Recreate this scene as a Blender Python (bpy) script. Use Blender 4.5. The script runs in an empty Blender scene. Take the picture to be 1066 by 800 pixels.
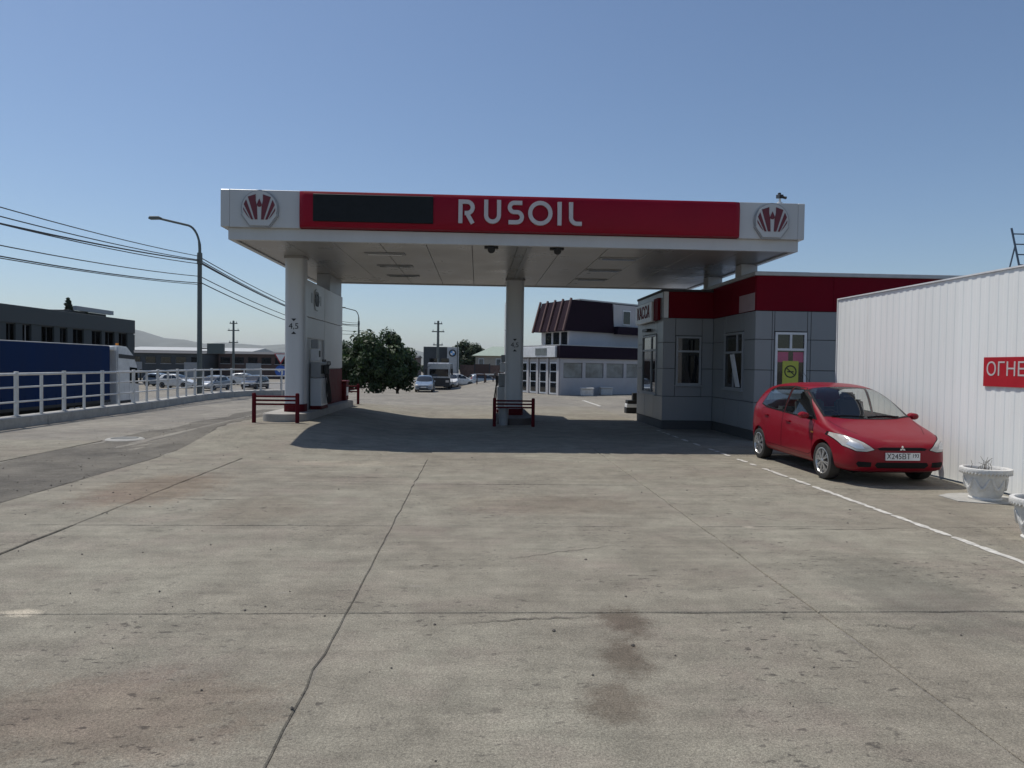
import bpy, bmesh, math, random
from mathutils import Vector, Matrix
from mathutils.bvhtree import BVHTree
R = math.radians
random.seed(7)
scene = bpy.context.scene
col = scene.collection

# ------------------------------------------------------------------ camera, world, sun, exposure
cam = bpy.data.cameras.new('camera')
cam.sensor_width = 36.0
cam.lens = 740 / 1066 * 36
cam.clip_start = 0.05
cam.clip_end = 30000
cam_o = bpy.data.objects.new('camera', cam)
col.objects.link(cam_o)
cam_o.matrix_world = (Matrix.Translation((0, 0, 1.78)) @ Matrix.Rotation(-R(2.785), 4, 'Z')
                      @ Matrix.Rotation(R(90 - 1.51), 4, 'X') @ Matrix.Rotation(R(0.8), 4, 'Z'))
scene.camera = cam_o

SUN = Vector((-0.41, 0.31, 1.0)).normalized()          # towards the sun: high, behind the canopy on the left
world = bpy.data.worlds.new('World')
scene.world = world
world.use_nodes = True
wn = world.node_tree
bg = wn.nodes['Background']
sky = wn.nodes.new('ShaderNodeTexSky')
sky.sky_type = 'NISHITA'
sky.sun_disc = False
sky.sun_elevation = math.asin(SUN.z)
sky.sun_rotation = math.atan2(SUN.x, SUN.y)
sky.altitude = 50
sky.air_density = 1.0
sky.dust_density = 0.55
sky.ozone_density = 4.0
wn.links.new(sky.outputs[0], bg.inputs[0])
bg.inputs[1].default_value = 0.10
sl = bpy.data.lights.new('sun', 'SUN')
sl.energy = 3.6
sl.angle = R(0.53)
sl.color = (1.0, 0.95, 0.87)
sun_o = bpy.data.objects.new('sun', sl)
col.objects.link(sun_o)
sun_o.rotation_euler = SUN.to_track_quat('Z', 'Y').to_euler()
sun_o.location = (-20, 15, 50)
scene.view_settings.view_transform = 'Standard'
scene.view_settings.look = 'None'
scene.view_settings.gamma = 1
scene.view_settings.use_curve_mapping = False
scene.view_settings.exposure = 0.0
scene.render.engine = 'CYCLES'
scene.cycles.volume_bounces = 0
scene.cycles.max_bounces = 8

# ------------------------------------------------------------------ materials
MATS = {}


def mat(name, c, rough=0.6, metal=0.0, var=0.12, vs=3.0, dirt=0.0, dirtc=(0.12, 0.10, 0.08), bump=0.0, bs=40.0,
        coat=0.0, spec=0.5, streak=False, emit=None):
    m = bpy.data.materials.new(name)
    m.use_nodes = True
    nt = m.node_tree
    N, L = nt.nodes, nt.links
    b = N['Principled BSDF']
    b.inputs['Roughness'].default_value = rough
    b.inputs['Metallic'].default_value = metal
    b.inputs['Coat Weight'].default_value = coat
    b.inputs['Coat Roughness'].default_value = 0.05
    b.inputs['Specular IOR Level'].default_value = spec
    g = N.new('ShaderNodeNewGeometry')
    src = g.outputs['Position']
    if streak:
        mp = N.new('ShaderNodeMapping')
        mp.inputs['Scale'].default_value = (1, 1, 0.12)
        L.new(src, mp.inputs[0])
        src = mp.outputs[0]
    n1 = N.new('ShaderNodeTexNoise')
    n1.inputs['Scale'].default_value = vs
    n1.inputs['Detail'].default_value = 5
    n1.inputs['Roughness'].default_value = 0.65
    L.new(src, n1.inputs['Vector'])
    r = N.new('ShaderNodeMapRange')
    r.inputs[1].default_value = 0.3
    r.inputs[2].default_value = 0.7
    r.inputs[3].default_value = 1 - var
    r.inputs[4].default_value = 1 + var
    L.new(n1.outputs[0], r.inputs[0])
    mx = N.new('ShaderNodeMix')
    mx.data_type = 'RGBA'
    mx.blend_type = 'MULTIPLY'
    mx.inputs[0].default_value = 1
    mx.inputs[6].default_value = (*c, 1)
    L.new(r.outputs[0], mx.inputs[7])
    out = mx.outputs[2]
    if dirt > 0:
        n2 = N.new('ShaderNodeTexNoise')
        n2.inputs['Scale'].default_value = vs * 0.6
        n2.inputs['Detail'].default_value = 8
        n2.inputs['Roughness'].default_value = 0.75
        L.new(src, n2.inputs['Vector'])
        r2 = N.new('ShaderNodeMapRange')
        r2.inputs[1].default_value = 0.45
        r2.inputs[2].default_value = 0.75
        r2.inputs[3].default_value = 0
        r2.inputs[4].default_value = dirt
        L.new(n2.outputs[0], r2.inputs[0])
        m2 = N.new('ShaderNodeMix')
        m2.data_type = 'RGBA'
        L.new(r2.outputs[0], m2.inputs[0])
        L.new(out, m2.inputs[6])
        m2.inputs[7].default_value = (*dirtc, 1)
        out = m2.outputs[2]
    L.new(out, b.inputs['Base Color'])
    rr = N.new('ShaderNodeMapRange')
    rr.inputs[1].default_value = 0.3
    rr.inputs[2].default_value = 0.7
    rr.inputs[3].default_value = max(0.0, rough - 0.06)
    rr.inputs[4].default_value = min(1.0, rough + 0.08)
    L.new(n1.outputs[0], rr.inputs[0])
    if rough > 0.12:
        L.new(rr.outputs[0], b.inputs['Roughness'])
    if bump > 0:
        n3 = N.new('ShaderNodeTexNoise')
        n3.inputs['Scale'].default_value = bs
        n3.inputs['Detail'].default_value = 4
        L.new(g.outputs['Position'], n3.inputs['Vector'])
        bp = N.new('ShaderNodeBump')
        bp.inputs['Strength'].default_value = bump
        bp.inputs['Distance'].default_value = 0.02
        L.new(n3.outputs[0], bp.inputs['Height'])
        L.new(bp.outputs[0], b.inputs['Normal'])
    if emit:
        b.inputs['Emission Color'].default_value = (*emit[0], 1)
        b.inputs['Emission Strength'].default_value = emit[1]
    MATS[name] = m
    return m


def noise(N, L, src, scale, detail=4, rough=0.6, mapping=None):
    if mapping:
        mp = N.new('ShaderNodeMapping')
        mp.inputs['Scale'].default_value = mapping
        L.new(src, mp.inputs[0])
        src = mp.outputs[0]
    n = N.new('ShaderNodeTexNoise')
    n.inputs['Scale'].default_value = scale
    n.inputs['Detail'].default_value = detail
    n.inputs['Roughness'].default_value = rough
    L.new(src, n.inputs['Vector'])
    return n.outputs[0]


def rng(N, L, src, a, b, c, d, smooth=False):
    r = N.new('ShaderNodeMapRange')
    if smooth:
        r.interpolation_type = 'SMOOTHSTEP'
    for i, v in enumerate((a, b, c, d)):
        r.inputs[i + 1].default_value = v
    L.new(src, r.inputs[0])
    return r.outputs[0]


def mixc(N, L, fac, a, b, mode='MIX'):
    m = N.new('ShaderNodeMix')
    m.data_type = 'RGBA'
    m.blend_type = mode
    for sock, v in ((m.inputs[0], fac), (m.inputs[6], a), (m.inputs[7], b)):
        if isinstance(v, (int, float)):
            sock.default_value = v
        elif isinstance(v, tuple):
            sock.default_value = (*v, 1)
        else:
            L.new(v, sock)
    return m.outputs[2]


def math_(N, L, op, a, b=None):
    m = N.new('ShaderNodeMath')
    m.operation = op
    for i, v in enumerate((a, b)):
        if v is None:
            continue
        if isinstance(v, (int, float)):
            m.inputs[i].default_value = v
        else:
            L.new(v, m.inputs[i])
    return m.outputs[0]


def paving(name, ca, cb, pink, pits=0.5, rough_bump=0.35, spots=()):
    """worn concrete or asphalt: blotches, broom streaks, aggregate, pits, and stains that have a place of their own"""
    m = bpy.data.materials.new(name)
    m.use_nodes = True
    N, L = m.node_tree.nodes, m.node_tree.links
    b = N['Principled BSDF']
    P = N.new('ShaderNodeNewGeometry').outputs['Position']
    big = noise(N, L, P, 0.42, 6, 0.62)
    c = mixc(N, L, rng(N, L, big, 0.38, 0.62, 0, 1), ca, cb)
    med = noise(N, L, P, 2.3, 7, 0.72)
    c = mixc(N, L, 1.0, c, rng(N, L, med, 0.25, 0.75, 0.70, 1.28), 'MULTIPLY')
    pk = noise(N, L, P, 0.9, 5, 0.7)
    c = mixc(N, L, rng(N, L, pk, 0.5, 0.72, 0, 0.55), c, pink)
    st = noise(N, L, P, 1.0, 5, 0.65, (0.7, 7.0, 1.0))
    c = mixc(N, L, 1.0, c, rng(N, L, st, 0.3, 0.7, 0.88, 1.12), 'MULTIPLY')
    fine = noise(N, L, P, 70, 3, 0.7)
    c = mixc(N, L, 1.0, c, rng(N, L, fine, 0.25, 0.75, 0.66, 1.34), 'MULTIPLY')
    grit = noise(N, L, P, 190, 2, 0.6)
    c = mixc(N, L, 1.0, c, rng(N, L, grit, 0.3, 0.7, 0.62, 1.38), 'MULTIPLY')
    # pits: short dark scars where a coarse mask allows them
    pn = noise(N, L, P, 17, 3, 0.6, (0.7, 1.25, 1))
    pm = noise(N, L, P, 0.75, 3, 0.6)
    pit = math_(N, L, 'MULTIPLY', rng(N, L, pn, 0.60, 0.68, 0, 1), rng(N, L, pm, 0.44, 0.60, 0, 1))
    dust = noise(N, L, P, 5.5, 4, 0.6, (1, 1.6, 1))
    pit2 = rng(N, L, dust, 0.66, 0.74, 0, 0.35)
    c = mixc(N, L, math_(N, L, 'MULTIPLY', pit, pits), c, (0.07, 0.062, 0.055))
    c = mixc(N, L, pit2, c, (0.10, 0.085, 0.075))
    # pale scuffs
    sc = noise(N, L, P, 3.1, 6, 0.7, (0.5, 1.8, 1))
    c = mixc(N, L, rng(N, L, sc, 0.66, 0.76, 0, 0.45), c, (0.40, 0.37, 0.33))
    for (sx, sy, rx, ry, colr, amt, thr) in spots:
        mp = N.new('ShaderNodeMapping')
        mp.vector_type = 'POINT'
        mp.inputs['Location'].default_value = (-sx / rx, -sy / ry, 0)
        mp.inputs['Scale'].default_value = (1 / rx, 1 / ry, 0)
        L.new(P, mp.inputs[0])
        ln = N.new('ShaderNodeVectorMath')
        ln.operation = 'LENGTH'
        L.new(mp.outputs[0], ln.inputs[0])
        fall = rng(N, L, ln.outputs['Value'], 0.1, 1.3, 0.34, -0.30)
        nn = noise(N, L, P, 4.5, 12, 0.92)
        k = rng(N, L, math_(N, L, 'ADD', nn, fall), thr, thr + 0.16, 0, amt)
        sm = mixc(N, L, 1.0, c, colr, 'MULTIPLY')
        c = mixc(N, L, k, c, sm)
    L.new(c, b.inputs['Base Color'])
    b.inputs['Roughness'].default_value = 0.88
    b.inputs['Specular IOR Level'].default_value = 0.25
    h = math_(N, L, 'ADD', fine, math_(N, L, 'MULTIPLY', pit, -1.2))
    h = math_(N, L, 'ADD', h, math_(N, L, 'MULTIPLY', grit, 0.5))
    bp = N.new('ShaderNodeBump')
    bp.inputs['Strength'].default_value = rough_bump
    bp.inputs['Distance'].default_value = 0.012
    L.new(h, bp.inputs['Height'])
    L.new(bp.outputs[0], b.inputs['Normal'])
    MATS[name] = m
    return m


paving('concrete', (0.222, 0.200, 0.160), (0.268, 0.250, 0.200), (0.240, 0.198, 0.168), 0.8, 0.5,
       spots=((1.05, 4.85, 0.40, 0.62, (0.50, 0.45, 0.43), 0.9, 0.60),
              (0.92, 4.25, 0.34, 0.60, (0.55, 0.50, 0.48), 0.9, 0.60),
              (0.74, 3.65, 0.42, 0.55, (0.62, 0.57, 0.55), 0.9, 0.61),
              (-3.15, 5.05, 0.30, 0.16, (2.3, 2.2, 2.15), 0.9, 0.60),
              (3.05, 7.75, 0.16, 0.08, (2.2, 2.1, 2.1), 0.9, 0.60),
              (-4.4, 10.0, 1.6, 2.6, (0.80, 0.68, 0.62), 0.8, 0.56),
              (-2.3, 12.6, 2.4, 0.7, (1.25, 1.22, 1.2), 0.8, 0.56),
              (3.5, 5.4, 1.0, 1.9, (0.72, 0.73, 0.74), 0.9, 0.52),
              (4.4, 4.0, 1.0, 1.6, (0.66, 0.66, 0.66), 0.8, 0.54),
              (-1.8, 3.6, 1.6, 0.9, (0.85, 0.77, 0.74), 0.8, 0.56),
              (0.8, 9.0, 2.2, 1.2, (0.86, 0.81, 0.79), 0.8, 0.55),
              (-2.6, 8.6, 1.2, 1.6, (0.84, 0.80, 0.78), 0.8, 0.55)))
paving('asphalt', (0.120, 0.110, 0.094), (0.200, 0.183, 0.152), (0.105, 0.095, 0.082), 1.0, 1.0)
paving('dirt_ground', (0.20, 0.185, 0.16), (0.27, 0.25, 0.21), (0.23, 0.20, 0.17), 0.5, 0.5)
mat('crack_dirt', (0.075, 0.066, 0.056), 0.95, var=0.3, vs=9)
mat('grit_stone', (0.10, 0.09, 0.08), 0.9, var=0.5, vs=7)
mat('road_grey', (0.20, 0.19, 0.175), 0.85, vs=0.5)
mat('kerb_concrete', (0.40, 0.39, 0.36), 0.85, var=0.15, vs=4, dirt=0.5, dirtc=(0.2, 0.185, 0.16), bump=0.3)
mat('rail_white', (0.62, 0.62, 0.60), 0.5, var=0.1, dirt=0.35, dirtc=(0.3, 0.27, 0.22))
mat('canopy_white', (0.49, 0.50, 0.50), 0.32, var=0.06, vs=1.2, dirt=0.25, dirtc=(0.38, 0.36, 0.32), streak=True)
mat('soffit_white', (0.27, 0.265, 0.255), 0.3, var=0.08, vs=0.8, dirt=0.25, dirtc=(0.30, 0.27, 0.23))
mat('column_white', (0.55, 0.56, 0.57), 0.4, var=0.06, vs=2, dirt=0.25, dirtc=(0.42, 0.40, 0.36), streak=True)
mat('fascia_red', (0.25, 0.005, 0.020), 0.4, var=0.10, vs=0.9, spec=0.15)
mat('logo_red', (0.13, 0.012, 0.022), 0.4, var=0.1)
mat('barrier_red', (0.10, 0.006, 0.011), 0.6, var=0.2, vs=6, dirt=0.3, dirtc=(0.05, 0.012, 0.014), spec=0.12)
mat('led_black', (0.014, 0.016, 0.018), 0.5, var=0.2, vs=8, spec=0.15)
mat('letter_white', (0.50, 0.47, 0.47), 0.4, var=0.06)
mat('black_paint', (0.015, 0.015, 0.016), 0.5)
mat('rubber', (0.022, 0.021, 0.020), 0.75, dirt=0.5, dirtc=(0.09, 0.08, 0.07))
mat('steel_grey', (0.30, 0.31, 0.32), 0.4, 0.6)
mat('pole_dark', (0.105, 0.125, 0.12), 0.6, 0.0, dirt=0.3)
mat('wire_black', (0.02, 0.02, 0.022), 0.6)
mat('plinth_shaded', (0.10, 0.085, 0.08), 0.85, dirt=0.5, dirtc=(0.05, 0.045, 0.04), bump=0.3)  # plinth concrete for the middle island, canopy shade put into its colour
mat('plinth', (0.36, 0.34, 0.31), 0.85, dirt=0.5, dirtc=(0.2, 0.18, 0.15), bump=0.3)
mat('panel_grey', (0.235, 0.245, 0.255), 0.38, 0.0, var=0.06, vs=1.5, dirt=0.25, dirtc=(0.25, 0.25, 0.24), streak=True)
mat('joint_dark', (0.055, 0.058, 0.06), 0.7)
mat('shop_red', (0.15, 0.004, 0.013), 0.65, var=0.1, vs=1, spec=0.08)
mat('panel_pale', (0.36, 0.25, 0.26), 0.4)
mat('coping_grey', (0.42, 0.43, 0.44), 0.45, 0.2)
mat('frame_white', (0.68, 0.69, 0.70), 0.4)
mat('frame_grey', (0.30, 0.31, 0.32), 0.45)
mat('glass_dark', (0.012, 0.014, 0.017), 0.03, var=0.3, spec=0.6)
mat('glass_pale', (0.20, 0.22, 0.22), 0.08, var=0.5, vs=1.1)
mat('poster_yellow', (0.50, 0.52, 0.08), 0.6)
mat('poster_pink', (0.50, 0.13, 0.20), 0.6)
mat('fence_white', (0.84, 0.86, 0.85), 0.36, var=0.04, vs=1.2, dirt=0.16, dirtc=(0.45, 0.43, 0.39), streak=True)
mat('sign_red', (0.40, 0.010, 0.020), 0.4, var=0.1)
mat('planter_white', (0.64, 0.63, 0.60), 0.75, var=0.1, vs=12, dirt=0.4, dirtc=(0.36, 0.34, 0.30), bump=0.5, bs=25)
mat('soil', (0.06, 0.045, 0.03), 0.95, bump=0.8)
mat('twig', (0.09, 0.07, 0.05), 0.9)
mat('line_white', (0.56, 0.54, 0.49), 0.8, var=0.3, vs=14, dirt=1.0, dirtc=(0.27, 0.25, 0.22))
mat('car_red', (0.21, 0.002, 0.012), 0.42, var=0.05, vs=1.5, coat=0.28, spec=0.2)
mat('car_black_trim', (0.010, 0.010, 0.011), 0.65, spec=0.15)
mat('car_glass', (0.010, 0.013, 0.014), 0.02, spec=0.9)
mat('lamp_lens', (0.50, 0.47, 0.43), 0.2, var=0.2, vs=9, coat=1.0)
mat('lamp_chrome', (0.70, 0.69, 0.67), 0.35, 0.8)
mat('lamp_amber', (0.6, 0.22, 0.03), 0.2)
mat('rim_silver', (0.50, 0.50, 0.50), 0.3, 0.7)
mat('rim_dark', (0.03, 0.03, 0.032), 0.5)
mat('plate_white', (0.74, 0.74, 0.73), 0.4)
mat('car_silver', (0.36, 0.38, 0.40), 0.3, 0.4, coat=0.8)
mat('car_white', (0.70, 0.71, 0.70), 0.3, coat=0.8)
mat('car_dark', (0.03, 0.035, 0.045), 0.25, coat=0.8)
mat('car_blue', (0.20, 0.26, 0.34), 0.3, 0.3, coat=0.8)
mat('tail_red', (0.30, 0.01, 0.01), 0.2)
mat('tarp_blue', (0.006, 0.024, 0.085), 0.7, var=0.12, vs=0.8, streak=True, spec=0.12)
mat('truck_white', (0.72, 0.72, 0.70), 0.4, dirt=0.2, dirtc=(0.4, 0.38, 0.34))
mat('truck_chassis', (0.03, 0.03, 0.03), 0.7)
mat('office_grey', (0.042, 0.052, 0.056), 0.8, var=0.1, vs=0.4, streak=True)
mat('office_band', (0.055, 0.065, 0.068), 0.8, var=0.1, vs=0.4)
mat('brown_wall', (0.085, 0.055, 0.048), 0.85, var=0.25, vs=0.3)
mat('grey_wall', (0.06, 0.068, 0.075), 0.85, var=0.25, vs=0.3)
mat('pale_roof', (0.45, 0.46, 0.45), 0.6)
mat('dark_roof', (0.055, 0.055, 0.06), 0.8)
mat('mansard', (0.020, 0.010, 0.017), 0.75, var=0.2, vs=2, spec=0.1)
mat('mansard_rib', (0.11, 0.055, 0.05), 0.7)
mat('cafe_white', (0.47, 0.455, 0.46), 0.75, var=0.08, vs=1, dirt=0.2, dirtc=(0.42, 0.40, 0.37))
mat('cafe_fascia', (0.018, 0.011, 0.021), 0.75, spec=0.1)
mat('house_green', (0.30, 0.36, 0.30), 0.7)
mat('house_wall', (0.46, 0.42, 0.35), 0.85)
mat('brick_brown', (0.15, 0.10, 0.085), 0.9, var=0.3)
mat('sign_blue', (0.02, 0.10, 0.42), 0.4)
mat('sign_back', (0.50, 0.50, 0.47), 0.5)
mat('sky_blue', (0.10, 0.30, 0.60), 0.4)
mat('bark', (0.055, 0.042, 0.03), 0.95, var=0.3, vs=8, bump=0.6, bs=20)
mat('rock', (0.16, 0.17, 0.15), 0.95, var=0.3, vs=0.004)
mat('steel_blue', (0.06, 0.09, 0.13), 0.5, 0.3)
mat('seat_cloth', (0.05, 0.05, 0.055), 0.9)


def leaf_mat(name, c1, c2):
    m = bpy.data.materials.new(name)
    m.use_nodes = True
    N, L = m.node_tree.nodes, m.node_tree.links
    b = N['Principled BSDF']
    g = N.new('ShaderNodeNewGeometry')
    c = mixc(N, L, g.outputs['Random Per Island'], c1, c2)
    n = noise(N, L, g.outputs['Position'], 1.1, 3)
    c = mixc(N, L, 1.0, c, rng(N, L, n, 0.3, 0.7, 0.6, 1.4), 'MULTIPLY')
    L.new(c, b.inputs['Base Color'])
    b.inputs['Roughness'].default_value = 0.6
    tr = N.new('ShaderNodeBsdfTranslucent')
    L.new(c, tr.inputs[0])
    ms = N.new('ShaderNodeMixShader')
    ms.inputs[0].default_value = 0.3
    L.new(b.outputs[0], ms.inputs[1])
    L.new(tr.outputs[0], ms.inputs[2])
    L.new(ms.outputs[0], N['Material Output'].inputs[0])
    MATS[name] = m


gm = bpy.data.materials.new('clear_glass')
gm.use_nodes = True
N_, L_ = gm.node_tree.nodes, gm.node_tree.links
t1 = N_.new('ShaderNodeBsdfTransparent')
t1.inputs[0].default_value = (0.87, 0.90, 0.88, 1)
t2 = N_.new('ShaderNodeBsdfGlossy')
t2.inputs['Roughness'].default_value = 0.02
lw_ = N_.new('ShaderNodeLayerWeight')
lw_.inputs[0].default_value = 0.5
pw_ = N_.new('ShaderNodeMath')
pw_.operation = 'POWER'
pw_.inputs[1].default_value = 4.5
L_.new(lw_.outputs['Facing'], pw_.inputs[0])
fr_ = N_.new('ShaderNodeMath')
fr_.operation = 'MULTIPLY_ADD'
fr_.inputs[1].default_value = 0.85
fr_.inputs[2].default_value = 0.06
L_.new(pw_.outputs[0], fr_.inputs[0])
mx_ = N_.new('ShaderNodeMixShader')
L_.new(fr_.outputs[0], mx_.inputs[0])
L_.new(t1.outputs[0], mx_.inputs[1])
L_.new(t2.outputs[0], mx_.inputs[2])
L_.new(mx_.outputs[0], N_['Material Output'].inputs[0])
MATS['clear_glass'] = gm
leaf_mat('leaf', (0.020, 0.042, 0.014), (0.050, 0.092, 0.026))
leaf_mat('leaf_far', (0.030, 0.050, 0.026), (0.055, 0.085, 0.040))

# ------------------------------------------------------------------ helpers
W = {}          # object -> where its local coordinates start, in the coordinates the parts are built in


def V(*a):
    return Vector(a)


class MB:
    def __init__(self):
        self.v, self.f = [], []

    def add(self, vs, fs):
        o = len(self.v)
        self.v += [Vector(p) for p in vs]
        self.f += [[i + o for i in f] for f in fs]
        return self

    def box(self, x0, x1, y0, y1, z0, z1):
        vs = [(x, y, z) for z in (z0, z1) for y in (y0, y1) for x in (x0, x1)]
        return self.add(vs, [(0, 2, 3, 1), (4, 5, 7, 6), (0, 1, 5, 4), (2, 6, 7, 3), (0, 4, 6, 2), (1, 3, 7, 5)])

    def obox(self, c, ax, ay, az):
        """box from centre and three half-axis vectors"""
        c, ax, ay, az = map(Vector, (c, ax, ay, az))
        vs = [c + sx * ax + sy * ay + sz * az for sz in (-1, 1) for sy in (-1, 1) for sx in (-1, 1)]
        return self.add(vs, [(0, 2, 3, 1), (4, 5, 7, 6), (0, 1, 5, 4), (2, 6, 7, 3), (0, 4, 6, 2), (1, 3, 7, 5)])

    def cyl(self, p0, p1, r0, r1=None, n=12, caps=True):
        r1 = r0 if r1 is None else r1
        p0, p1 = Vector(p0), Vector(p1)
        q = (p1 - p0).to_track_quat('Z', 'Y')
        vs = []
        for p, r in ((p0, r0), (p1, r1)):
            for i in range(n):
                a = 2 * math.pi * i / n
                vs.append(p + q @ Vector((r * math.cos(a), r * math.sin(a), 0)))
        fs = [(i, (i + 1) % n, n + (i + 1) % n, n + i) for i in range(n)]
        if caps:
            fs += [tuple(range(n - 1, -1, -1)), tuple(range(n, 2 * n))]
        return self.add(vs, fs)

    def tube(self, pts, r, n=8):
        pts = [Vector(p) for p in pts]
        rs = r if isinstance(r, (list, tuple)) else [r] * len(pts)
        vs = []
        up = Vector((0, 0, 1))
        d0 = (pts[1] - pts[0]).normalized()
        s = d0.cross(up)
        if s.length < 0.05:
            s = d0.cross(Vector((0, 1, 0)))
        s.normalize()
        for i, p in enumerate(pts):
            d = (pts[min(i + 1, len(pts) - 1)] - pts[max(i - 1, 0)]).normalized()
            s = (s - d * s.dot(d)).normalized()
            t = d.cross(s)
            for k in range(n):
                a = 2 * math.pi * k / n
                vs.append(p + rs[i] * (math.cos(a) * s + math.sin(a) * t))
        fs = []
        for i in range(len(pts) - 1):
            for k in range(n):
                fs.append((i * n + k, (i + 1) * n + k, (i + 1) * n + (k + 1) % n, i * n + (k + 1) % n))
        fs += [tuple(range(n)), tuple(range(len(vs) - 1, len(vs) - n - 1, -1))]
        return self.add(vs, fs)

    def prism(self, poly, a, b, fn):
        """poly of 2D points swept from a to b; fn(u, v, w) -> xyz"""
        n = len(poly)
        vs = [fn(u, v, a) for u, v in poly] + [fn(u, v, b) for u, v in poly]
        fs = [(i, (i + 1) % n, n + (i + 1) % n, n + i) for i in range(n)]
        fs += [tuple(range(n - 1, -1, -1)), tuple(range(n, 2 * n))]
        return self.add(vs, fs)

    def lathe(self, prof, n=24, c=(0, 0, 0), axis='Z'):
        c = Vector(c)
        vs = []
        for r, h in prof:
            for i in range(n):
                a = 2 * math.pi * i / n
                if axis == 'Z':
                    p = (r * math.cos(a), r * math.sin(a), h)
                else:
                    p = (r * math.cos(a), h, r * math.sin(a))
                vs.append(c + Vector(p))
        fs = []
        for j in range(len(prof) - 1):
            for i in range(n):
                fs.append((j * n + i, j * n + (i + 1) % n, (j + 1) * n + (i + 1) % n, (j + 1) * n + i))
        return self.add(vs, fs)

    def build(self, name, m, parent=None, bevel=0.0, smooth=False, kind=None, label=None, seg=1):
        me = bpy.data.meshes.new(name)
        xs = [min(p[i] for p in self.v) for i in range(3)]
        xe = [max(p[i] for p in self.v) for i in range(3)]
        c = Vector([(a + b) / 2 for a, b in zip(xs, xe)])
        if parent is None:
            c.z = xs[2]
        me.from_pydata([p - c for p in self.v], [], self.f)
        bm = bmesh.new()
        bm.from_mesh(me)
        bmesh.ops.recalc_face_normals(bm, faces=bm.faces)
        if bevel > 0:
            es = [e for e in bm.edges if len(e.link_faces) == 2 and e.calc_face_angle(0) > R(35)]
            bmesh.ops.bevel(bm, geom=es, offset=bevel, segments=seg, affect='EDGES', clamp_overlap=True)
        bm.to_mesh(me)
        bm.free()
        me.materials.append(MATS[m] if isinstance(m, str) else m)
        if smooth:
            me.shade_smooth()
            me.set_sharp_from_angle(angle=R(38))
        return place(name, me, c, parent, kind, label)


def place(name, me, c, parent=None, kind=None, label=None):
    o = bpy.data.objects.new(name, me)
    col.objects.link(o)
    base = W[parent] if parent is not None else Vector((0, 0, 0))
    o.location = c - base
    if parent is not None:
        o.parent = parent
    W[o] = Vector(c)
    if kind:
        o['kind'] = kind
    if label:
        o['label'] = label
    return o


def thing(name, loc, label, cat, group=None, rotz=None):
    """rotz given: parts are built in the thing's own coordinates"""
    o = bpy.data.objects.new(name, None)
    o.empty_display_size = 0.3
    col.objects.link(o)
    o.location = loc
    if rotz is not None:
        o.rotation_euler = (0, 0, rotz)
        W[o] = Vector((0, 0, 0))
    else:
        W[o] = Vector(loc)
    return tag(o, label, cat, group)


def tag(o, label, cat, group=None):
    o['label'] = label
    o['category'] = cat
    if group:
        o['group'] = group
    return o


def struct(o):
    o['kind'] = 'structure'
    return o


def copy_tree(o, parent=None):
    c = o.copy()
    col.objects.link(c)
    if parent is not None:
        c.parent = parent
    for ch in list(o.children):
        copy_tree(ch, c)
    return c


_txt = {}


def text_part(body, size, depth, m, parent, origin, xdir, updir, name='lettering', align='CENTER', sx=1.0):
    """lettering as a solid mesh; xdir along the line, updir up; depth sticks out towards xdir x updir"""
    cu = bpy.data.curves.new('txt', 'FONT')
    cu.body = body
    cu.size = size
    cu.align_x = align
    cu.align_y = 'CENTER'
    cu.extrude = depth / 2
    cu.resolution_u = 3
    to = bpy.data.objects.new('txt', cu)
    col.objects.link(to)
    bpy.context.view_layer.update()
    me = bpy.data.meshes.new_from_object(to.evaluated_get(bpy.context.evaluated_depsgraph_get()))
    bpy.data.objects.remove(to)
    bpy.data.curves.remove(cu)
    x, u = Vector(xdir).normalized(), Vector(updir).normalized()
    n = x.cross(u)
    mw = Matrix((x * sx, u, n)).transposed().to_4x4()
    me.transform(mw)
    me.materials.clear()
    me.materials.append(MATS[m])
    return place(name, me, Vector(origin) + n * (depth / 2), parent)


def S(a, b, x):
    t = max(0.0, min(1.0, (x - a) / (b - a)))
    return t * t * (3 - 2 * t)


def gz(x, y):
    road = -1.2 * (1 - S(-13.0, -12.55, x)) if y < 39 else -1.2 * (1 - S(-16, -9, x))
    fall = -0.8 * S(41, 58, y) * (1 - S(-3, 2, x))
    hump = 0.29 * S(-7.4, -6.0, x) * (1 - S(-4.2, -1.3, x)) * S(13.3, 17.0, y) * (1 - S(26, 31, y))
    return min(road, fall) + hump


# ------------------------------------------------------------------ ground
def axis_list(segs):
    out = []
    for a, b, st in segs:
        k = max(1, round((b - a) / st))
        out += [a + (b - a) * i / k for i in range(k)]
    out.append(segs[-1][1])
    return out


gx = axis_list([(-9000, -1000, 1500), (-1000, -100, 120), (-100, -20, 8), (-20, -13.0, 1.0), (-13.0, -12.5, 0.1), (-12.5, 8, 0.5),
                (8, 40, 4), (40, 200, 20), (200, 9000, 1500)])
gy = axis_list([(-400, -20, 60), (-20, 8, 4), (8, 32, 0.6), (32, 62, 1.5), (62, 140, 8), (140, 1000, 90), (1000, 12000, 1500)])
vs = [(x, y, gz(x, y)) for y in gy for x in gx]
nx = len(gx)
fs = [(j * nx + i, j * nx + i + 1, (j + 1) * nx + i + 1, (j + 1) * nx + i) for j in range(len(gy) - 1) for i in range(nx - 1)]
me = bpy.data.meshes.new('ground')
me.from_pydata(vs, [], fs)
me.shade_smooth()
me.materials.append(MATS['dirt_ground'])
ground = struct(place('ground', me, V(0, 0, 0)))

# concrete slabs of the forecourt, one by one
xcols = [(-11.45, -8.15), (-5.8, -4.28), (-4.28, -0.9), (-0.9, 2.5), (2.5, 5.9), (5.9, 7.62)]
yrows = [-0.5, 2.3, 5.02, 7.75, 10.47, 13.2, 15.9]
rs = random.Random(3)


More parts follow.
